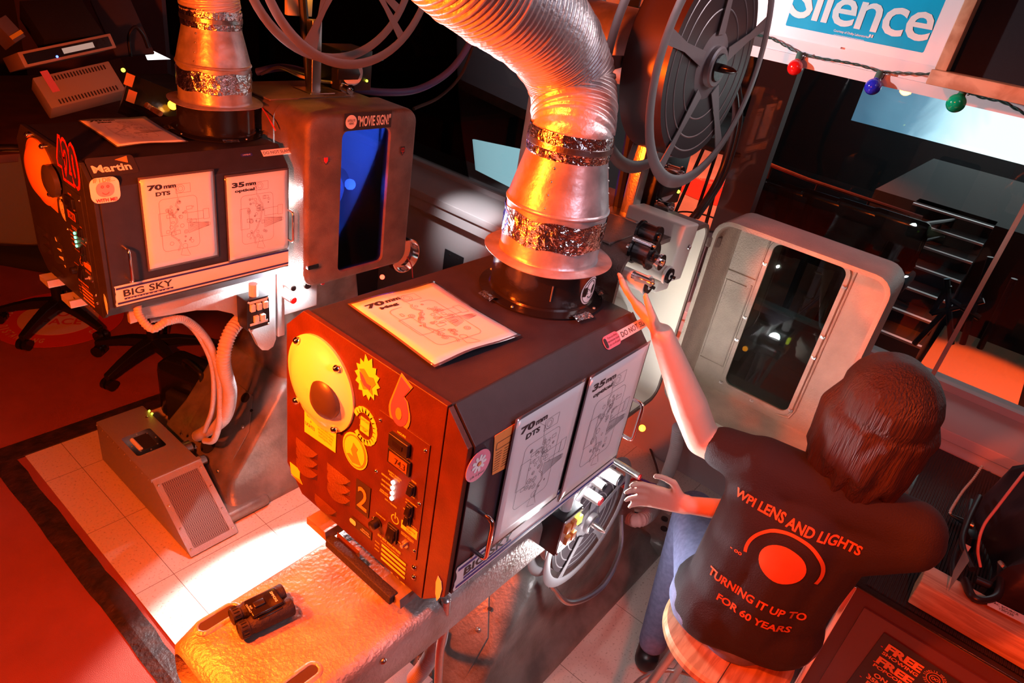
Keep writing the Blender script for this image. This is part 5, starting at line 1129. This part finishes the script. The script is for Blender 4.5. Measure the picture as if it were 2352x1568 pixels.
# ================================================================ RACK CASE AT RIGHT
cx0, cx1, cy0, cy1, cz = 1.87, 2.915, -.065, -1.15, .300
t = thing('equipment_rack', V(2.3, -.6, ZF), 'dark equipment rack with ribbed black rubber top and a steel corner edge', 'rack')
b = MB(); b.box((cx0, cy1, ZF + .002), (cx1, cy0, cz - .012), .006); b.build('cabinet', mat('dark_red_brown_cabinet', (.10, .035, .03), .4), t)
b = MB(); b.box((cx0 - .004, cy1, cz - .012), (cx1, cy0 + .004, cz - .004), .003); b.build('top_frame', M['gloss'], t)
b = MB(); b.box((cx0 + .02, cy1, cz - .004), (cx1 - .01, cy0 - .025, cz), .001); b.build('ribbed_mat', M['ribbed'], t)
b = MB(); b.box((cx0 - .006, cy0 - .010, ZF + .01), (cx0 + .012, cy0 + .008, cz - .012), .003); b.build('corner_trim', M['chrome'], t)
plate('front_panel', V(cx0, cy0 - .30, -.06), -Y, Z, .50, .60, mat('dark_red_panel', (.13, .04, .035), .35), t, t=.006)
q = [at(2031, 1452, x=cx0 - .008), at(2215, 1572, x=cx0 - .008)]
pu = (q[1] - q[0]).normalized(); pn = -X; pv = pn.cross(pu)
t = thing('poster', q[0] + pu * .2 - pv * .2, 'black flyer reading FREE SHOWING FREE POPCORN on the front of the rack', 'poster')
PC = q[0] + pu * .20 - pv * .17
plate('flyer', PC, pu, pv, .40, .34, M['ink'], t, t=.001, off=.001)
def ptx(s, px, py, wd_, m='pinkv', ht=None, bold=.02): text('lettering', s, at(px, py, x=cx0 - .008), pu, pv, M[m], t, wd_=wd_, ht=ht, off=.0032, bold=bold)
TLc = q[0]
def ftx(s_, x, y, wd_, ht, m='orange', bold=.03): text('lettering', s_, TLc + pu * x + pv * y, pu, pv, M[m], t, wd_=wd_, ht=ht, off=.0032, bold=bold)
ftx('FREE', .075, -.038, .10, .030, bold=.05); ftx('SHOWING', .075, -.064, .10, .013); ftx('FREE', .075, -.096, .10, .030, bold=.05); ftx('POPCORN', .075, -.122, .10, .013)
ftx('ON\n35MM\nFILM', .060, -.175, .06, .062, bold=.04); ftx('FULL\nDEC', .140, -.160, .065, .042, bold=.04); ftx('LNL', .315, -.040, .10, .042, bold=.05); ftx('WPI LENS & LIGHTS', .315, -.070, .11, .009)
ftx("Dr. Seuss'\nHow", .205, -.070, .07, .024, 'redv'); ftx('The', .235, -.098, .04, .016); ftx('GRINCH', .255, -.140, .19, .050, bold=.06)
cc = TLc + pu * .160 - pv * .040; lines('committee_logo', [circ(0, 0, .021), circ(0, 0, .013), circ(-.004, .0, .004, 8), circ(.005, .001, .004, 8)], cc, pu, pv, M['orange'], t, wl=.0018, off=.0032)
for k in range(26):
    a = k * 2 * math.pi / 26; 
    if k % 9: text('lettering', 'THESOCIALCOMMITTEEESTABLISHED'[k], cc + pu * (.0265 * math.sin(a)) + pv * (.0265 * math.cos(a)), pu * math.cos(a) - pv * math.sin(a), pu * math.sin(a) + pv * math.cos(a), M['orange'], t, ht=.006, off=.0032)
for k in range(60):
    x, y = random.uniform(-.19, .19), random.uniform(-.16, .16); plate('speckle', PC + pu * x + pv * y, pu, pv, .006, .003, M['redv'], t, t=.0004, r=.0014, off=.0021)
# pine block, cables, cloth bag
w0, w1 = at(2083, 1383, z=cz + .001), at(2140, 1283, z=cz + .09)
t = tag(MB().box((w0.x, -.95, cz + .002), (w0.x + .10, w0.y, cz + .088), .004).build('wood_block', M['pine'], None), 'reddish pine timber block lying on the ribbed rack top', 'block')
t = thing('cloth_bag', V(2.5, -.55, cz), 'crumpled black cloth cover slumped on the rack at the right edge', 'cloth')
b = MB(); n, m_ = 26, 22; G = []
for j in range(m_ + 1):
    row = []
    for i in range(n + 1):
        u_, v_ = i / n, j / m_; x = 2.08 + .74 * u_; y = -.33 - .62 * v_ - .05 * math.sin(u_ * 7); h = .04 + .46 * min(1, (v_ * 3.2) ** .7) * min(1, (u_ * 4 + .25)) * (1 - .25 * u_) + .035 * math.sin(u_ * 19 + v_ * 9) + .03 * math.sin(v_ * 23 - u_ * 7)
        if v_ == 0 or u_ == 0: h = .003
        row.append(b.bm.verts.new(V(x, y, cz + max(h, .003))))
    G.append(row)
for j in range(m_):
    for i in range(n): b.face([G[j][i], G[j][i + 1], G[j + 1][i + 1], G[j + 1][i]])
b.build('draped_cloth', mat('black_satin', (.02, .015, .02), .35, 0, .2, 20), t)
hz('cable', [at(2352, 1085, d=2.15), at(2290, 1165, d=2.12), at(2258, 1210, d=2.12), at(2246, 1260, d=2.12), at(2252, 1303, z=cz + .02)], .0045, M['pinkc'], 'salmon pink cable draped over the black cloth', False)
tag(hose('cable', [at(2256, 1070, z=cz + .05), at(2235, 1100, z=cz + .03), at(2210, 1130, z=cz + .02), at(2185, 1170, z=cz + .02), at(2183, 1180, z=cz + .02)], .004, mat('teal_white_cord', (.35, .5, .5), .4), None, True, .012, .35), 'twisted grey cord ending in an audio plug on the rack', 'cable')
t = thing('audio_plug', at(2205, 1190, z=cz), 'black and copper audio jack plug lying on the ribbed rack top', 'plug')
p0, p1, p2 = at(2183, 1182, z=cz + .012), at(2212, 1197, z=cz + .014), at(2235, 1208, z=cz + .014)
b = MB(); b.cyl(p0, p1, .004, .010); b.build('boot', M['black'], t); b = MB(); b.cyl(p1, p2, .010, .010); b.build('sleeve', mat('copper', (.7, .35, .2), .25, 1), t)
for k, (pp, r_, lab) in enumerate((
    ([(2230, 1150), (2215, 1220), (2190, 1290), (2195, 1340), (2235, 1385), (2290, 1420), (2352, 1415)], .010, 'thick black cable arching over the pine block'),
    ([(2215, 1330), (2240, 1375), (2290, 1368), (2300, 1310), (2300, 1295)], .011, 'black cable loop with a pale tie above the pine block'),
    ([(2240, 1330), (2290, 1350), (2352, 1362)], .012, 'black cable lying straight toward the right edge on the rack'),
    ([(2250, 1140), (2222, 1200), (2210, 1250), (2235, 1310)], .009, 'black cable hanging beside the black cloth'))):
    hz('cable', [at(x, y, z=cz + .07 + .03 * (k % 2)) for x, y in pp], r_, M['cable'], lab, False)
c = at(2303, 1298, z=cz + .12); b = MB(); b.lathe(c, V(.3, -.4, .8), [(.011, -.006), (.015, -.004), (.015, .004), (.011, .006)], 20, caps=(False, False)); tag(b.build('cable_tie', M['armour']), 'pale clamp ring round a black cable on the rack', 'cable tie')
c = at(2215, 1255, z=cz); t = tag(MB().obox(c + Z * .03, (.05, .035, .055), Matrix.Rotation(.5, 3, 'Z'), .003).build('connector_block', M['black'], None), 'small black connector block with a light tag on the rack', 'connector'); plate('paper_tag', c + V(-.03, 0, .02), -Y, Z, .022, .022, M['white'], t, t=.001, off=.002)
b = MB(); b.prism([at(2178, 1358, z=cz + .10), at(2225, 1290, z=cz + .16), at(2215, 1262, z=cz + .14), at(2190, 1310, z=cz + .12)], V(.004, 0, .002)); tag(b.build('metal_fin', M['steel']), 'thin triangular metal fin standing over the pine block', 'bracket')
c = at(2310, 1402, z=cz + .1); uq = (at(2330, 1410, z=cz + .1) - at(2290, 1390, z=cz + .1)).normalized(); vq = Z.cross(uq); t = tag(plate('paper_tag', c, uq, vq, .09, .035, M['white'], None, t=.001), 'white AC SOURCE tag between the cables on the rack', 'tag'); text('tag_lettering', 'AC SOURCE\n120/220', c, uq, vq, M['ink'], t, wd_=.06, ht=.022, off=.002)
# white junction box between the person and the rack
c = at(1905, 1290, z=.0); t = thing('junction_box', V(c.x, c.y, ZF), 'white junction box with loose wires beside the rack', 'box')
b = MB(); b.box((c.x, c.y - .04, ZF), (c.x + .16, c.y + .10, c.z - .02), .004); b.build('housing', M['sheet'], t)
for k in range(4):
    hose('wire', [V(c.x + .02, c.y, c.z), V(c.x - .02, c.y - .03 - .01 * k, c.z + .04), V(c.x - .03, c.y - .06, c.z - .05 - .03 * k), V(c.x - .005, c.y - .02 * k, c.z - .12)], .0025, M['redc'] if k % 2 else M['hose'], t, False)
# ================================================================ WALL THINGS
WX = 2.262 * S
c_ = [at(1803, 58, x=WX - .012), at(2120, 122, x=WX - .012)]
yl, yr, zb_ = c_[0].y, c_[1].y, (c_[0].z + c_[1].z) / 2
t = thing('silence_poster', V(WX - .01, (yl + yr) / 2, zb_), 'cyan poster reading Silence in white letters, on the white wall board', 'poster')
plate('poster_sheet', V(WX - .006, (yl + yr) / 2, zb_ + .22), -Y, Z, yl - yr, .44, M['cyan'], t, t=.002, r=.006)
text('poster_lettering', 'Silence', V(WX - .009, (at(1833, 20, x=WX).y + at(2133, 62, x=WX).y) / 2 + .004, at(1985, 30, x=WX).z + .012), -Y, Z, M['white'], t, wd_=.50, ht=.135, bold=.012, space=.92)
p = at(1955, 78, x=WX - .008); text('poster_small_lettering', 'Courtesy of Dolby Laboratories', p, -Y, Z, M['white'], t, wd_=.128, ht=.010, bold=.01)
p = at(2001, 83, x=WX - .008); plate('poster_mark', p, -Y, Z, .014, .010, M['white'], t, off=.0015); plate('poster_mark_half', p, -Y, Z, .002, .010, M['cyan'], t, off=.003)
p = at(1950, 86, x=WX - .008); lines('poster_fine_print', [[(-.055, 0), (.055, 0)], [(-.055, -.003), (.03, -.003)]], p, -Y, Z, M['white'], t, wl=.001, off=.003)
for (px, py, w2, h2, lab) in ((1443, 20, .10, .09, 'black tape patch beside the near film reel upper left'), (1738, 70, .075, .16, 'black tape patch on the wall right of the near film reel')):
    tag(plate('tape_patch', at(px, py, x=WX - .004), -Y, Z, w2, h2, M['tape'], None, t=.002), lab, 'tape')
# oak framed cloth panel
fx0, fx1 = 2.66, WX - .004
bl = at(2125, 192, x=fx0); zt0 = bl.z
t = thing('framed_panel', V(fx0, bl.y - .5, bl.z), 'oak framed black cloth speaker panel jutting from the wall at top right', 'panel')
b = MB(); b.prism([V(fx0, bl.y, zt0), V(fx1, bl.y, zt0), V(fx1, bl.y, zt0 + .045), V(fx0, bl.y, zt0 + .045)], -Y * 1.2, .003); b.build('bottom_rail', M['oak'], t)
b = MB(); b.box((fx0 + .05, bl.y - .035, zt0 + .045), (fx1, bl.y, zt0 + .9), .002); b.build('side_rail', M['oak'], t)
b = MB(); b.box((fx0 + .12, bl.y - 1.2, zt0 + .045), (fx0 + .135, bl.y - .035, zt0 + .9)); b.build('cloth', M['fabric'], t, smooth=False)
# string lights
GB = 'coloured bulbs of the string lights'
WC = WX - .012
cab = [(1340, 27), (1385, 29), (1415, 27), (1445, 18), (1480, 20)]
cab2 = [(1735, 80), (1765, 86), (1795, 100), (1832, 120), (1880, 133), (1930, 141), (1975, 150), (2025, 164), (2070, 167), (2115, 170), (2150, 172), (2200, 200), (2250, 222), (2300, 233), (2330, 248), (2360, 265)]
for pp, lab in ((cab, 'dark green light string wire above the duct side window'), (cab2, 'dark green light string wire across the pink trim under the poster')):
    P = resample(catmull([at(x, y, x=WC) for x, y in pp], 14), .004); t = None
    b = MB()
    for s_ in (0, math.pi): b.sweep([p + V(.003 * math.cos(i * .35 + s_), 0, .003 * math.sin(i * .35 + s_)) for i, p in enumerate(P)], .0024, 6)
    tag(b.build('light_string_wire', mat('dark_green_wire', (.02, .07, .06), .4), None), lab, 'wire')
for (sx, sy, bx_, by_, col_, lab) in ((1418, 30, 1413, 60, (.0, .30, .14), 'green light bulb hanging left of the near film reel'), (1838, 122, 1826, 155, (.75, .01, .01), 'red light bulb on the string under the poster'), (2022, 165, 2005, 199, (.02, .03, .65), 'blue light bulb on the string under the poster'), (2205, 205, 2196, 237, (.0, .42, .20), 'green light bulb hanging below the oak framed panel')):
    s0, b0 = at(sx, sy, x=WC - .012), at(bx_, by_, x=WC - .035 if bx_ != 2196 else fx0 + .02); t = thing('light_bulb', b0, lab, 'light bulb', GB)
    if bx_ == 2196: s0 = b0 + V(.02, -.005, .05)
    d_ = (b0 - s0).normalized(); R_ = .0285
    b = MB(); b.lathe(s0, d_, [(.0105, 0), (.0115, .004), (.0115, .026), (.010, .034)], 18); b.build('socket', mat('green_socket', (.05, .13, .10), .5), t)
    b = MB(); b.lathe(b0, d_, [(.009, -.034), (.012, -.028)] + [(R_ * math.sin(math.radians(a)), -R_ * math.cos(math.radians(a))) for a in range(32, 180, 8)] + [(.0005, R_)], 32); b.build('globe', bulbm('bulb_' + 'gr'[0], col_), t)
    b = MB(); b.sweep(catmull([s0 + V(0, -.010, .0), s0 + V(0, -.018, .004), s0 + V(0, -.017, -.018), s0 + V(0, -.012, -.022)]), .0018, 6); b.build('clip', M['rubber'], t)
tag(MB().box((2.99, 1.10, .385), (3.02, 1.32, .72)).build('white_card', M['sheet'], None, smooth=False), 'white card standing on the window ledge behind the open projector', 'card')
# ================================================================ LEFT BACKGROUND DESK
t = thing('desk', V(1.6, 4.3, ZF), 'dark desk carrying office machines at the upper left', 'desk')
b = MB(); b.box((.95, 3.72, .52), (2.6, 5.3, .56), .004); b.build('top', M['darkwood'], t)
for x, y in ((1.75, 3.78), (2.55, 3.78), (1.75, 5.24), (2.55, 5.24)): b = MB(); b.box((x - .03, y - .03, ZF), (x + .03, y + .03, .52)); b.build('leg', M['black'], t)
# comb binding machine: seen as a slotted beige front
A, B, C_, D_ = at(80, 178, y=3.95), at(262, 138, y=3.95), at(278, 208, y=3.85), at(112, 250, y=3.85)
u = (B - A + C_ - D_).normalized(); v = ((A - D_) + (B - C_)); n = u.cross(v).normalized(); v = n.cross(u); cc = (A + B + C_ + D_) / 4; W_ = ((B - A).length + (C_ - D_).length) / 2; H_ = ((A - D_).length + (B - C_).length) / 2
t = thing('binding_machine', cc - v * H_ / 2, 'beige comb binding machine with two rows of slots and a pink marker strip', 'machine')
bm_ = mat('beige_plastic', (.40, .37, .30), .5)
b = MB(); rr_ = [(-W_ / 2, -H_ / 2), (W_ / 2, -H_ / 2), (W_ / 2, H_ / 2), (-W_ / 2, H_ / 2)]; b.prism([cc + u * x + v * y - n * .12 for x, y in rr_], n * .12, .006); hs = b.build('housing', bm_, t)
for row, n_, x0_ in ((.34, 20, -.36), (-.36, 19, -.36)):
    for k in range(n_): plate('slot', cc + u * (x0_ + k * .80 / n_) * W_ + v * row * H_, u, v, W_ * .018, H_ * .15, M['ink'], t, t=.0008, r=.003, off=.0003)
plate('marker_strip', cc - u * W_ * .33 + v * H_ * .28, u, v, .035, .11, M['pinkv'], t, t=.001, off=.001)
plate('side_panel', cc + u * (W_ / 2 + .03), u, v, .06, H_, M['black'], t, t=.02, off=-.02)
# upright flat display in pale frame lying above it
A, B, C_, D_ = at(42, 118, y=4.0), at(255, 78, y=4.0), at(266, 108, y=3.98), at(55, 158, y=3.98)
def panel4(name, q, m, th, label, cat, r=None, extra=None):
    A, B, C_, D_ = q; u = (B - A + C_ - D_).normalized(); v = ((A - D_) + (B - C_)); n = u.cross(v).normalized(); v = n.cross(u); cc = (A + B + C_ + D_) / 4; W_ = ((B - A).length + (C_ - D_).length) / 2; H_ = ((A - D_).length + (B - C_).length) / 2
    b = MB(); b.prism([cc + u * x + v * y - n * th for x, y in ((-W_ / 2, -H_ / 2), (W_ / 2, -H_ / 2), (W_ / 2, H_ / 2), (-W_ / 2, H_ / 2))], n * th, .003); o = tag(b.build(name, m, None), label, cat)
    return o, cc, u, v, W_, H_
o, cc, u, v, W_, H_ = panel4('display_frame', (A, B, C_, D_), mat('pale_frame', (.42, .34, .27), .5), .30, 'pale framed glass fronted tray unit on top of the binding machine', 'tray')
plate('dark_pane', cc, u, v, W_ * .92, H_ * .66, M['gloss'], o, t=.002, off=.001)
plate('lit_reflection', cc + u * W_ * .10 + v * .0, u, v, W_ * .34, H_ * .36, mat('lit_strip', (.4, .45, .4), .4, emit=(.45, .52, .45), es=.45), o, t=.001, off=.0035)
b = MB(); b.ball(cc - u * W_ * .15 - v * H_ * .25 + u.cross(v) * .004, .006, 8); b.build('status_light', M['led_b'], o)
for (q, m, th, nm, lab, cat) in (
    ([at(0, 22, y=4.2), at(55, 82, y=4.15), at(40, 100, y=4.12), at(0, 60, y=4.15)], mat('grey_case', (.14, .11, .11), .5), .10, 'hard_case', 'grey hard case with yellow strap at the top left edge', 'case'),
    ([at(55, 0, y=4.4), at(205, 0, y=4.4), at(222, 78, y=4.2), at(90, 92, y=4.2)], M['rubber'], .12, 'black_cover', 'black covered machine on top of the tray unit', 'machine'),
    ([at(290, 145, y=3.5), at(420, 240, y=3.35), at(420, 258, y=3.35), at(300, 255, y=3.4)], M['gloss'], .30, 'amplifier', 'black amplifier with amber lights behind the left lamphouse', 'amplifier'),
    ([at(225, 0, y=4.8), at(300, 0, y=4.8), at(355, 120, y=4.6), at(250, 130, y=4.6)], M['walld'], .02, 'dark_board', 'dark leaning board behind the desk', 'board')):
    o, cc, u, v, W_, H_ = panel4(nm, q, m, th, lab, cat)
    if nm == 'hard_case': plate('strap', cc + u * W_ * .28, u, v, W_ * .16, H_ * 1.02, mat('yellow_strap', (.85, .55, .02), .5), o, t=.003, off=.001)
    if nm == 'amplifier':
        for px, py, m3, r_ in ((283, 161, 'led_y', .009), (397, 241, 'led_o', .022), (421, 240, 'led_o', .007)):
            b = MB(); b.ball(at(px, py, y=3.3), r_, 12); b.build('amber_light', M[m3], o)
        for px, py in ((297, 184), (302, 222)): plate('paper_label', at(px, py, y=3.33), u, v, .035, .055, M['orange'], o, t=.001, off=.002)
lamp('amber_glow', 'POINT', at(397, 241, y=3.24), (1, .4, .05), .6, None, .02)
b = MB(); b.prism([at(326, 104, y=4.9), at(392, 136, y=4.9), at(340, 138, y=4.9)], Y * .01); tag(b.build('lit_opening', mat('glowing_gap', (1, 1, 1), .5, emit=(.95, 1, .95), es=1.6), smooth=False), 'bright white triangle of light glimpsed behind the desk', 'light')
hz('cable', [at(300, 130, y=4.5), at(296, 85, y=4.5), at(310, 62, y=4.5), at(328, 80, y=4.5), at(340, 110, y=4.5)], .010, M['cable'], 'black cable arch in front of the dark leaning board', False)
hz('cable', [at(335, 240, y=3.2), at(350, 250, y=3.2), at(370, 262, y=3.15)], .012, M['orange'], 'coiled dark cord lit amber behind the left lamphouse')  # amber light is put into the dark cord's colour
# ================================================================ AUDITORIUM BEYOND THE GLASS
MA = mat('auditorium_grey', (.042, .042, .038), .8); MB_ = mat('auditorium_black', (.010, .010, .012), .8)
b = MB(); b.box((3.6, -6, -1.1), (14, 14, -1.0)); struct(b.build('auditorium_floor', MB_, smooth=False))
b = MB(); b.box((14, -8, -1.1), (14.1, 16, 7)); struct(b.build('auditorium_wall_front', MB_, smooth=False))
b = MB(); b.box((3.6, 14, -1.1), (14, 14.1, 7)); b.box((3.6, -6.1, -1.1), (14, -6, 7)); struct(b.build('auditorium_wall_side', MB_, smooth=False))
b = MB(); b.box((8.0, -4.5, -1.0), (11.2, 1.35, .20)); tag(b.build('stage_deck', MA, smooth=False), 'grey stage deck seen through the booth window', 'stage')
a_, b__ = at(1955, 275, x=12.5), at(2352, 380, x=12.5)
o = tag(MB().box((12.5, -5.9, (a_.z + b__.z) / 2), (12.52, a_.y, 4.2)).build('cinema_screen', M['screen'], None, smooth=False), 'bright cinema screen with a projected picture beyond the window', 'screen')
t = thing('stage_stairs', V(6.4, .4, -1.0), 'dark stage stairs with pale step edges seen through the window', 'stairs')
ys0, ys1 = .22, .95
for k in range(7):
    x = 5.95 + k * .32; z = -.46 + k * .11
    b = MB(); b.box((x, ys0, -1.0), (x + .34, ys1, z)); st_ = b.build('step', mat('step_carpet', (.018, .018, .02), .9) if k == 0 else bpy.data.materials['step_carpet'], t, smooth=False)
    b = MB(); b.box((x - .012, ys0, z - .012), (x + .03, ys1, z + .006)); b.build('step_edge', M['alum'], st_)
def rail(name, pts, posts, label, r=.022, drop=.9, m='black', grp='stair and stage railings'):
    P = [Vector(p) for p in pts]; t = thing(name, P[0] - Z * drop, label, 'railing', grp)
    b = MB(); b.sweep(P, r, 8); b.build('top_bar', M[m], t)
    for f in posts:
        k = f * (len(P) - 1); i = min(int(k), len(P) - 2); p = P[i].lerp(P[i + 1], k - i); b = MB(); b.cyl(p, p - Z * drop, r * .7, seg=8); b.build('post', M['black'], t)
    return t
rail('railing', [at(1660, 335, x=7.6), at(1855, 412, x=7.6), at(2118, 500, x=7.6)], (.3, .55, .78, .95), 'long dark red rail running across the auditorium beyond the window', .02, .6, 'darkwood')
rail('railing', [at(1890, 500, x=6.6), at(2085, 549, x=6.6)], (.5, .8, .99), 'bright topped rail over the black seats beyond the window', .022, .7, 'alum')
r_ = rail('stair_railing', [at(2096, 610, x=6.5), at(2112, 545, x=6.9), at(2128, 514, x=7.4), at(2212, 502, x=8.0), at(2178, 590, x=7.6)], (.5, .6, .68, .75), 'black barred stair railing beside the stage steps', .024, .62)
b = MB(); b.sweep([at(2108, 556, x=7.2), at(2190, 538, x=7.7)], .016, 8); b.build('mid_bar', M['black'], r_)
for i in range(5):
    px, py = 1720 + 84 * i, 440 + 24 * i
    c = at(px, py, x=5.6); t = thing('auditorium_seat', V(c.x, c.y, -1.0), 'black auditorium seat in the dark row beyond the window', 'seat', 'dark row of auditorium seats')
    b = MB(); b.obox(c + V(.0, 0, -.06), (.10, .42, .42), Matrix.Rotation(-.15, 3, 'Y'), .05); b.build('backrest', M['gloss'], t)
    b = MB(); b.obox(c + V(.25, 0, -.38), (.42, .42, .10), None, .03); b.build('cushion', M['fabric'], t); b = MB(); b.box((c.x, c.y - .02, -1.0), (c.x + .1, c.y + .02, c.z - .3)); b.build('leg', M['black'], t)
# booth corner mirrored in the glass, added as solids beyond the right-hand pane
b = MB(); b.prism([V(4.6, 1.62, -1.0), V(13, 4.55, -1.0), V(13, 6.2, -1.0), V(4.6, 2.4, -1.0)], Z * .8); tag(b.build('mirrored_floor', mat('pale_mirrored_floor', (.55, .48, .45), .5, var=.3, vscale=1.5)), 'pale floor lit red added beyond the window for the mirrored booth floor', 'floor')  # solid floor added where the glass mirrors the booth floor
lamp('mirrored_floor_red', 'SPOT', (7.5, 3.2, 2.6), (1, .12, .04), 1100, (7.6, 2.9, -.2), .1, 85, .5)  # unseen red lamp added to light the stand-in floor
t, _ = stool(V(5.0, 1.93, .76), .21, 'dark round stool added beyond the window for a stool mirrored in the glass', M['darkwood'], -.2, 4)  # stool added as the mirror image of one inside the booth
c = V(7.6, 2.5, -.198); c = at(1660, 445, z=-.198); t = thing('floor_decal', c, 'red round lettered decal added beyond the window for the one mirrored in glass', 'decal'); b = MB(); b.cyl(c, c + Z * .002, .55, .55, 48); b.build('disc', M['decalr'], t, smooth=False)  # decal put in beyond the pane as a mirror image
text('lettering', 'SOCIAL DISTANCING', c + V(.25, .05, .003), V(-.1, -1, 0), V(1, -.1, 0), M['decalw'], t, wd_=.8, ht=.10)
tag(MB().box((4.9, 1.55, -1.0), (5.0, 1.80, 1.62)).build('reflection', mat('purple_grey_mirrored_door', (.085, .05, .06), .6), None, smooth=False), 'tall dark purplish partition built beyond the window for a mirrored door', 'reflection')  # dark slab added for a door mirrored in the glass
tag(MB().box((5.6, 2.95, -.2), (5.7, 4.2, 1.9)).build('grey_mirrored_wall', mat('soft_grey', (.30, .28, .28), .7), None, smooth=False), 'soft grey panel added beyond the window for the mirrored room wall', 'panel')  # grey slab added for the room behind, mirrored in the glass
# orange lit boards added for booth shelving mirrored at the right side
b = MB(); b.box((5.2, -.55, -.75), (7.4, .18, -.70)); tag(b.build('mirrored_boards', mat('plywood', (.62, .42, .25), .6)), 'orange lit plywood boards added beyond the window for mirrored booth shelving', 'ramp')
lamp('mirrored_boards_red', 'SPOT', (5.9, -.75, 1.6), (1, .09, .005), 520, (6.1, -.35, -.7), .05, 46, .3)  # unseen lamp added to turn the stand-in boards orange
t = thing('mirrored_struts', V(5.6, -.1, -.70), 'black crossed struts added beyond the window for mirrored booth gear', 'stand')  # struts added for dark booth gear mirrored in the glass
for q in (((2180, 655), (2140, 720)), ((2175, 640), (2185, 790)), ((2275, 590), (2210, 790)), ((2330, 640), (2250, 800)), ((2140, 720), (2260, 690)), ((2185, 690), (2250, 730)), ((2100, 790), (2185, 700))):
    b = MB(); b.sweep([at(*q[0], x=5.3), at(*q[1], x=5.3)], .020, 8); b.build('strut', M['black'], t)
# glowing panel added for the screen mirrored in the left pane
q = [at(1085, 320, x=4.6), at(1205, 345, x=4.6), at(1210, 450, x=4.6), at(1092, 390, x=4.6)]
b = MB(); b.prism(q, X * .02); tag(b.build('mirrored_screen', mat('mirrored_screen_glow', (.1, .1, .1), .5, emit=(.45, .75, .85), es=.8, var=0), smooth=False), 'glowing bluish panel added for the screen mirrored in the left pane', 'picture')
A = V(6.65, 7.3, .38); Bp = V(5.73, 4.29, .38); dd = (Bp - A).normalized(); A2 = A - dd * 3; B2 = Bp + dd * .7
b = MB(); b.prism([A2, B2, B2 + Z * 3, A2 + Z * 3], V(.1, 0, 0)); struct(b.build('auditorium_soffit', mat('soffit_grey', (.36, .30, .33), .8), smooth=False))
b = MB(); b.prism([A2 - Z * .10, B2 - Z * .10, B2, A2], V(.06, 0, 0)); struct(b.build('trim_7', M['darkwood'], smooth=False))
lamp('soffit_fill', 'POINT', (4.6, 4.4, 1.5), (1, .8, .85), 8, None, .2)
lamp('house_glow', 'POINT', (9.0, 0, 3.2), (.8, .9, .95), 26, None, .3)
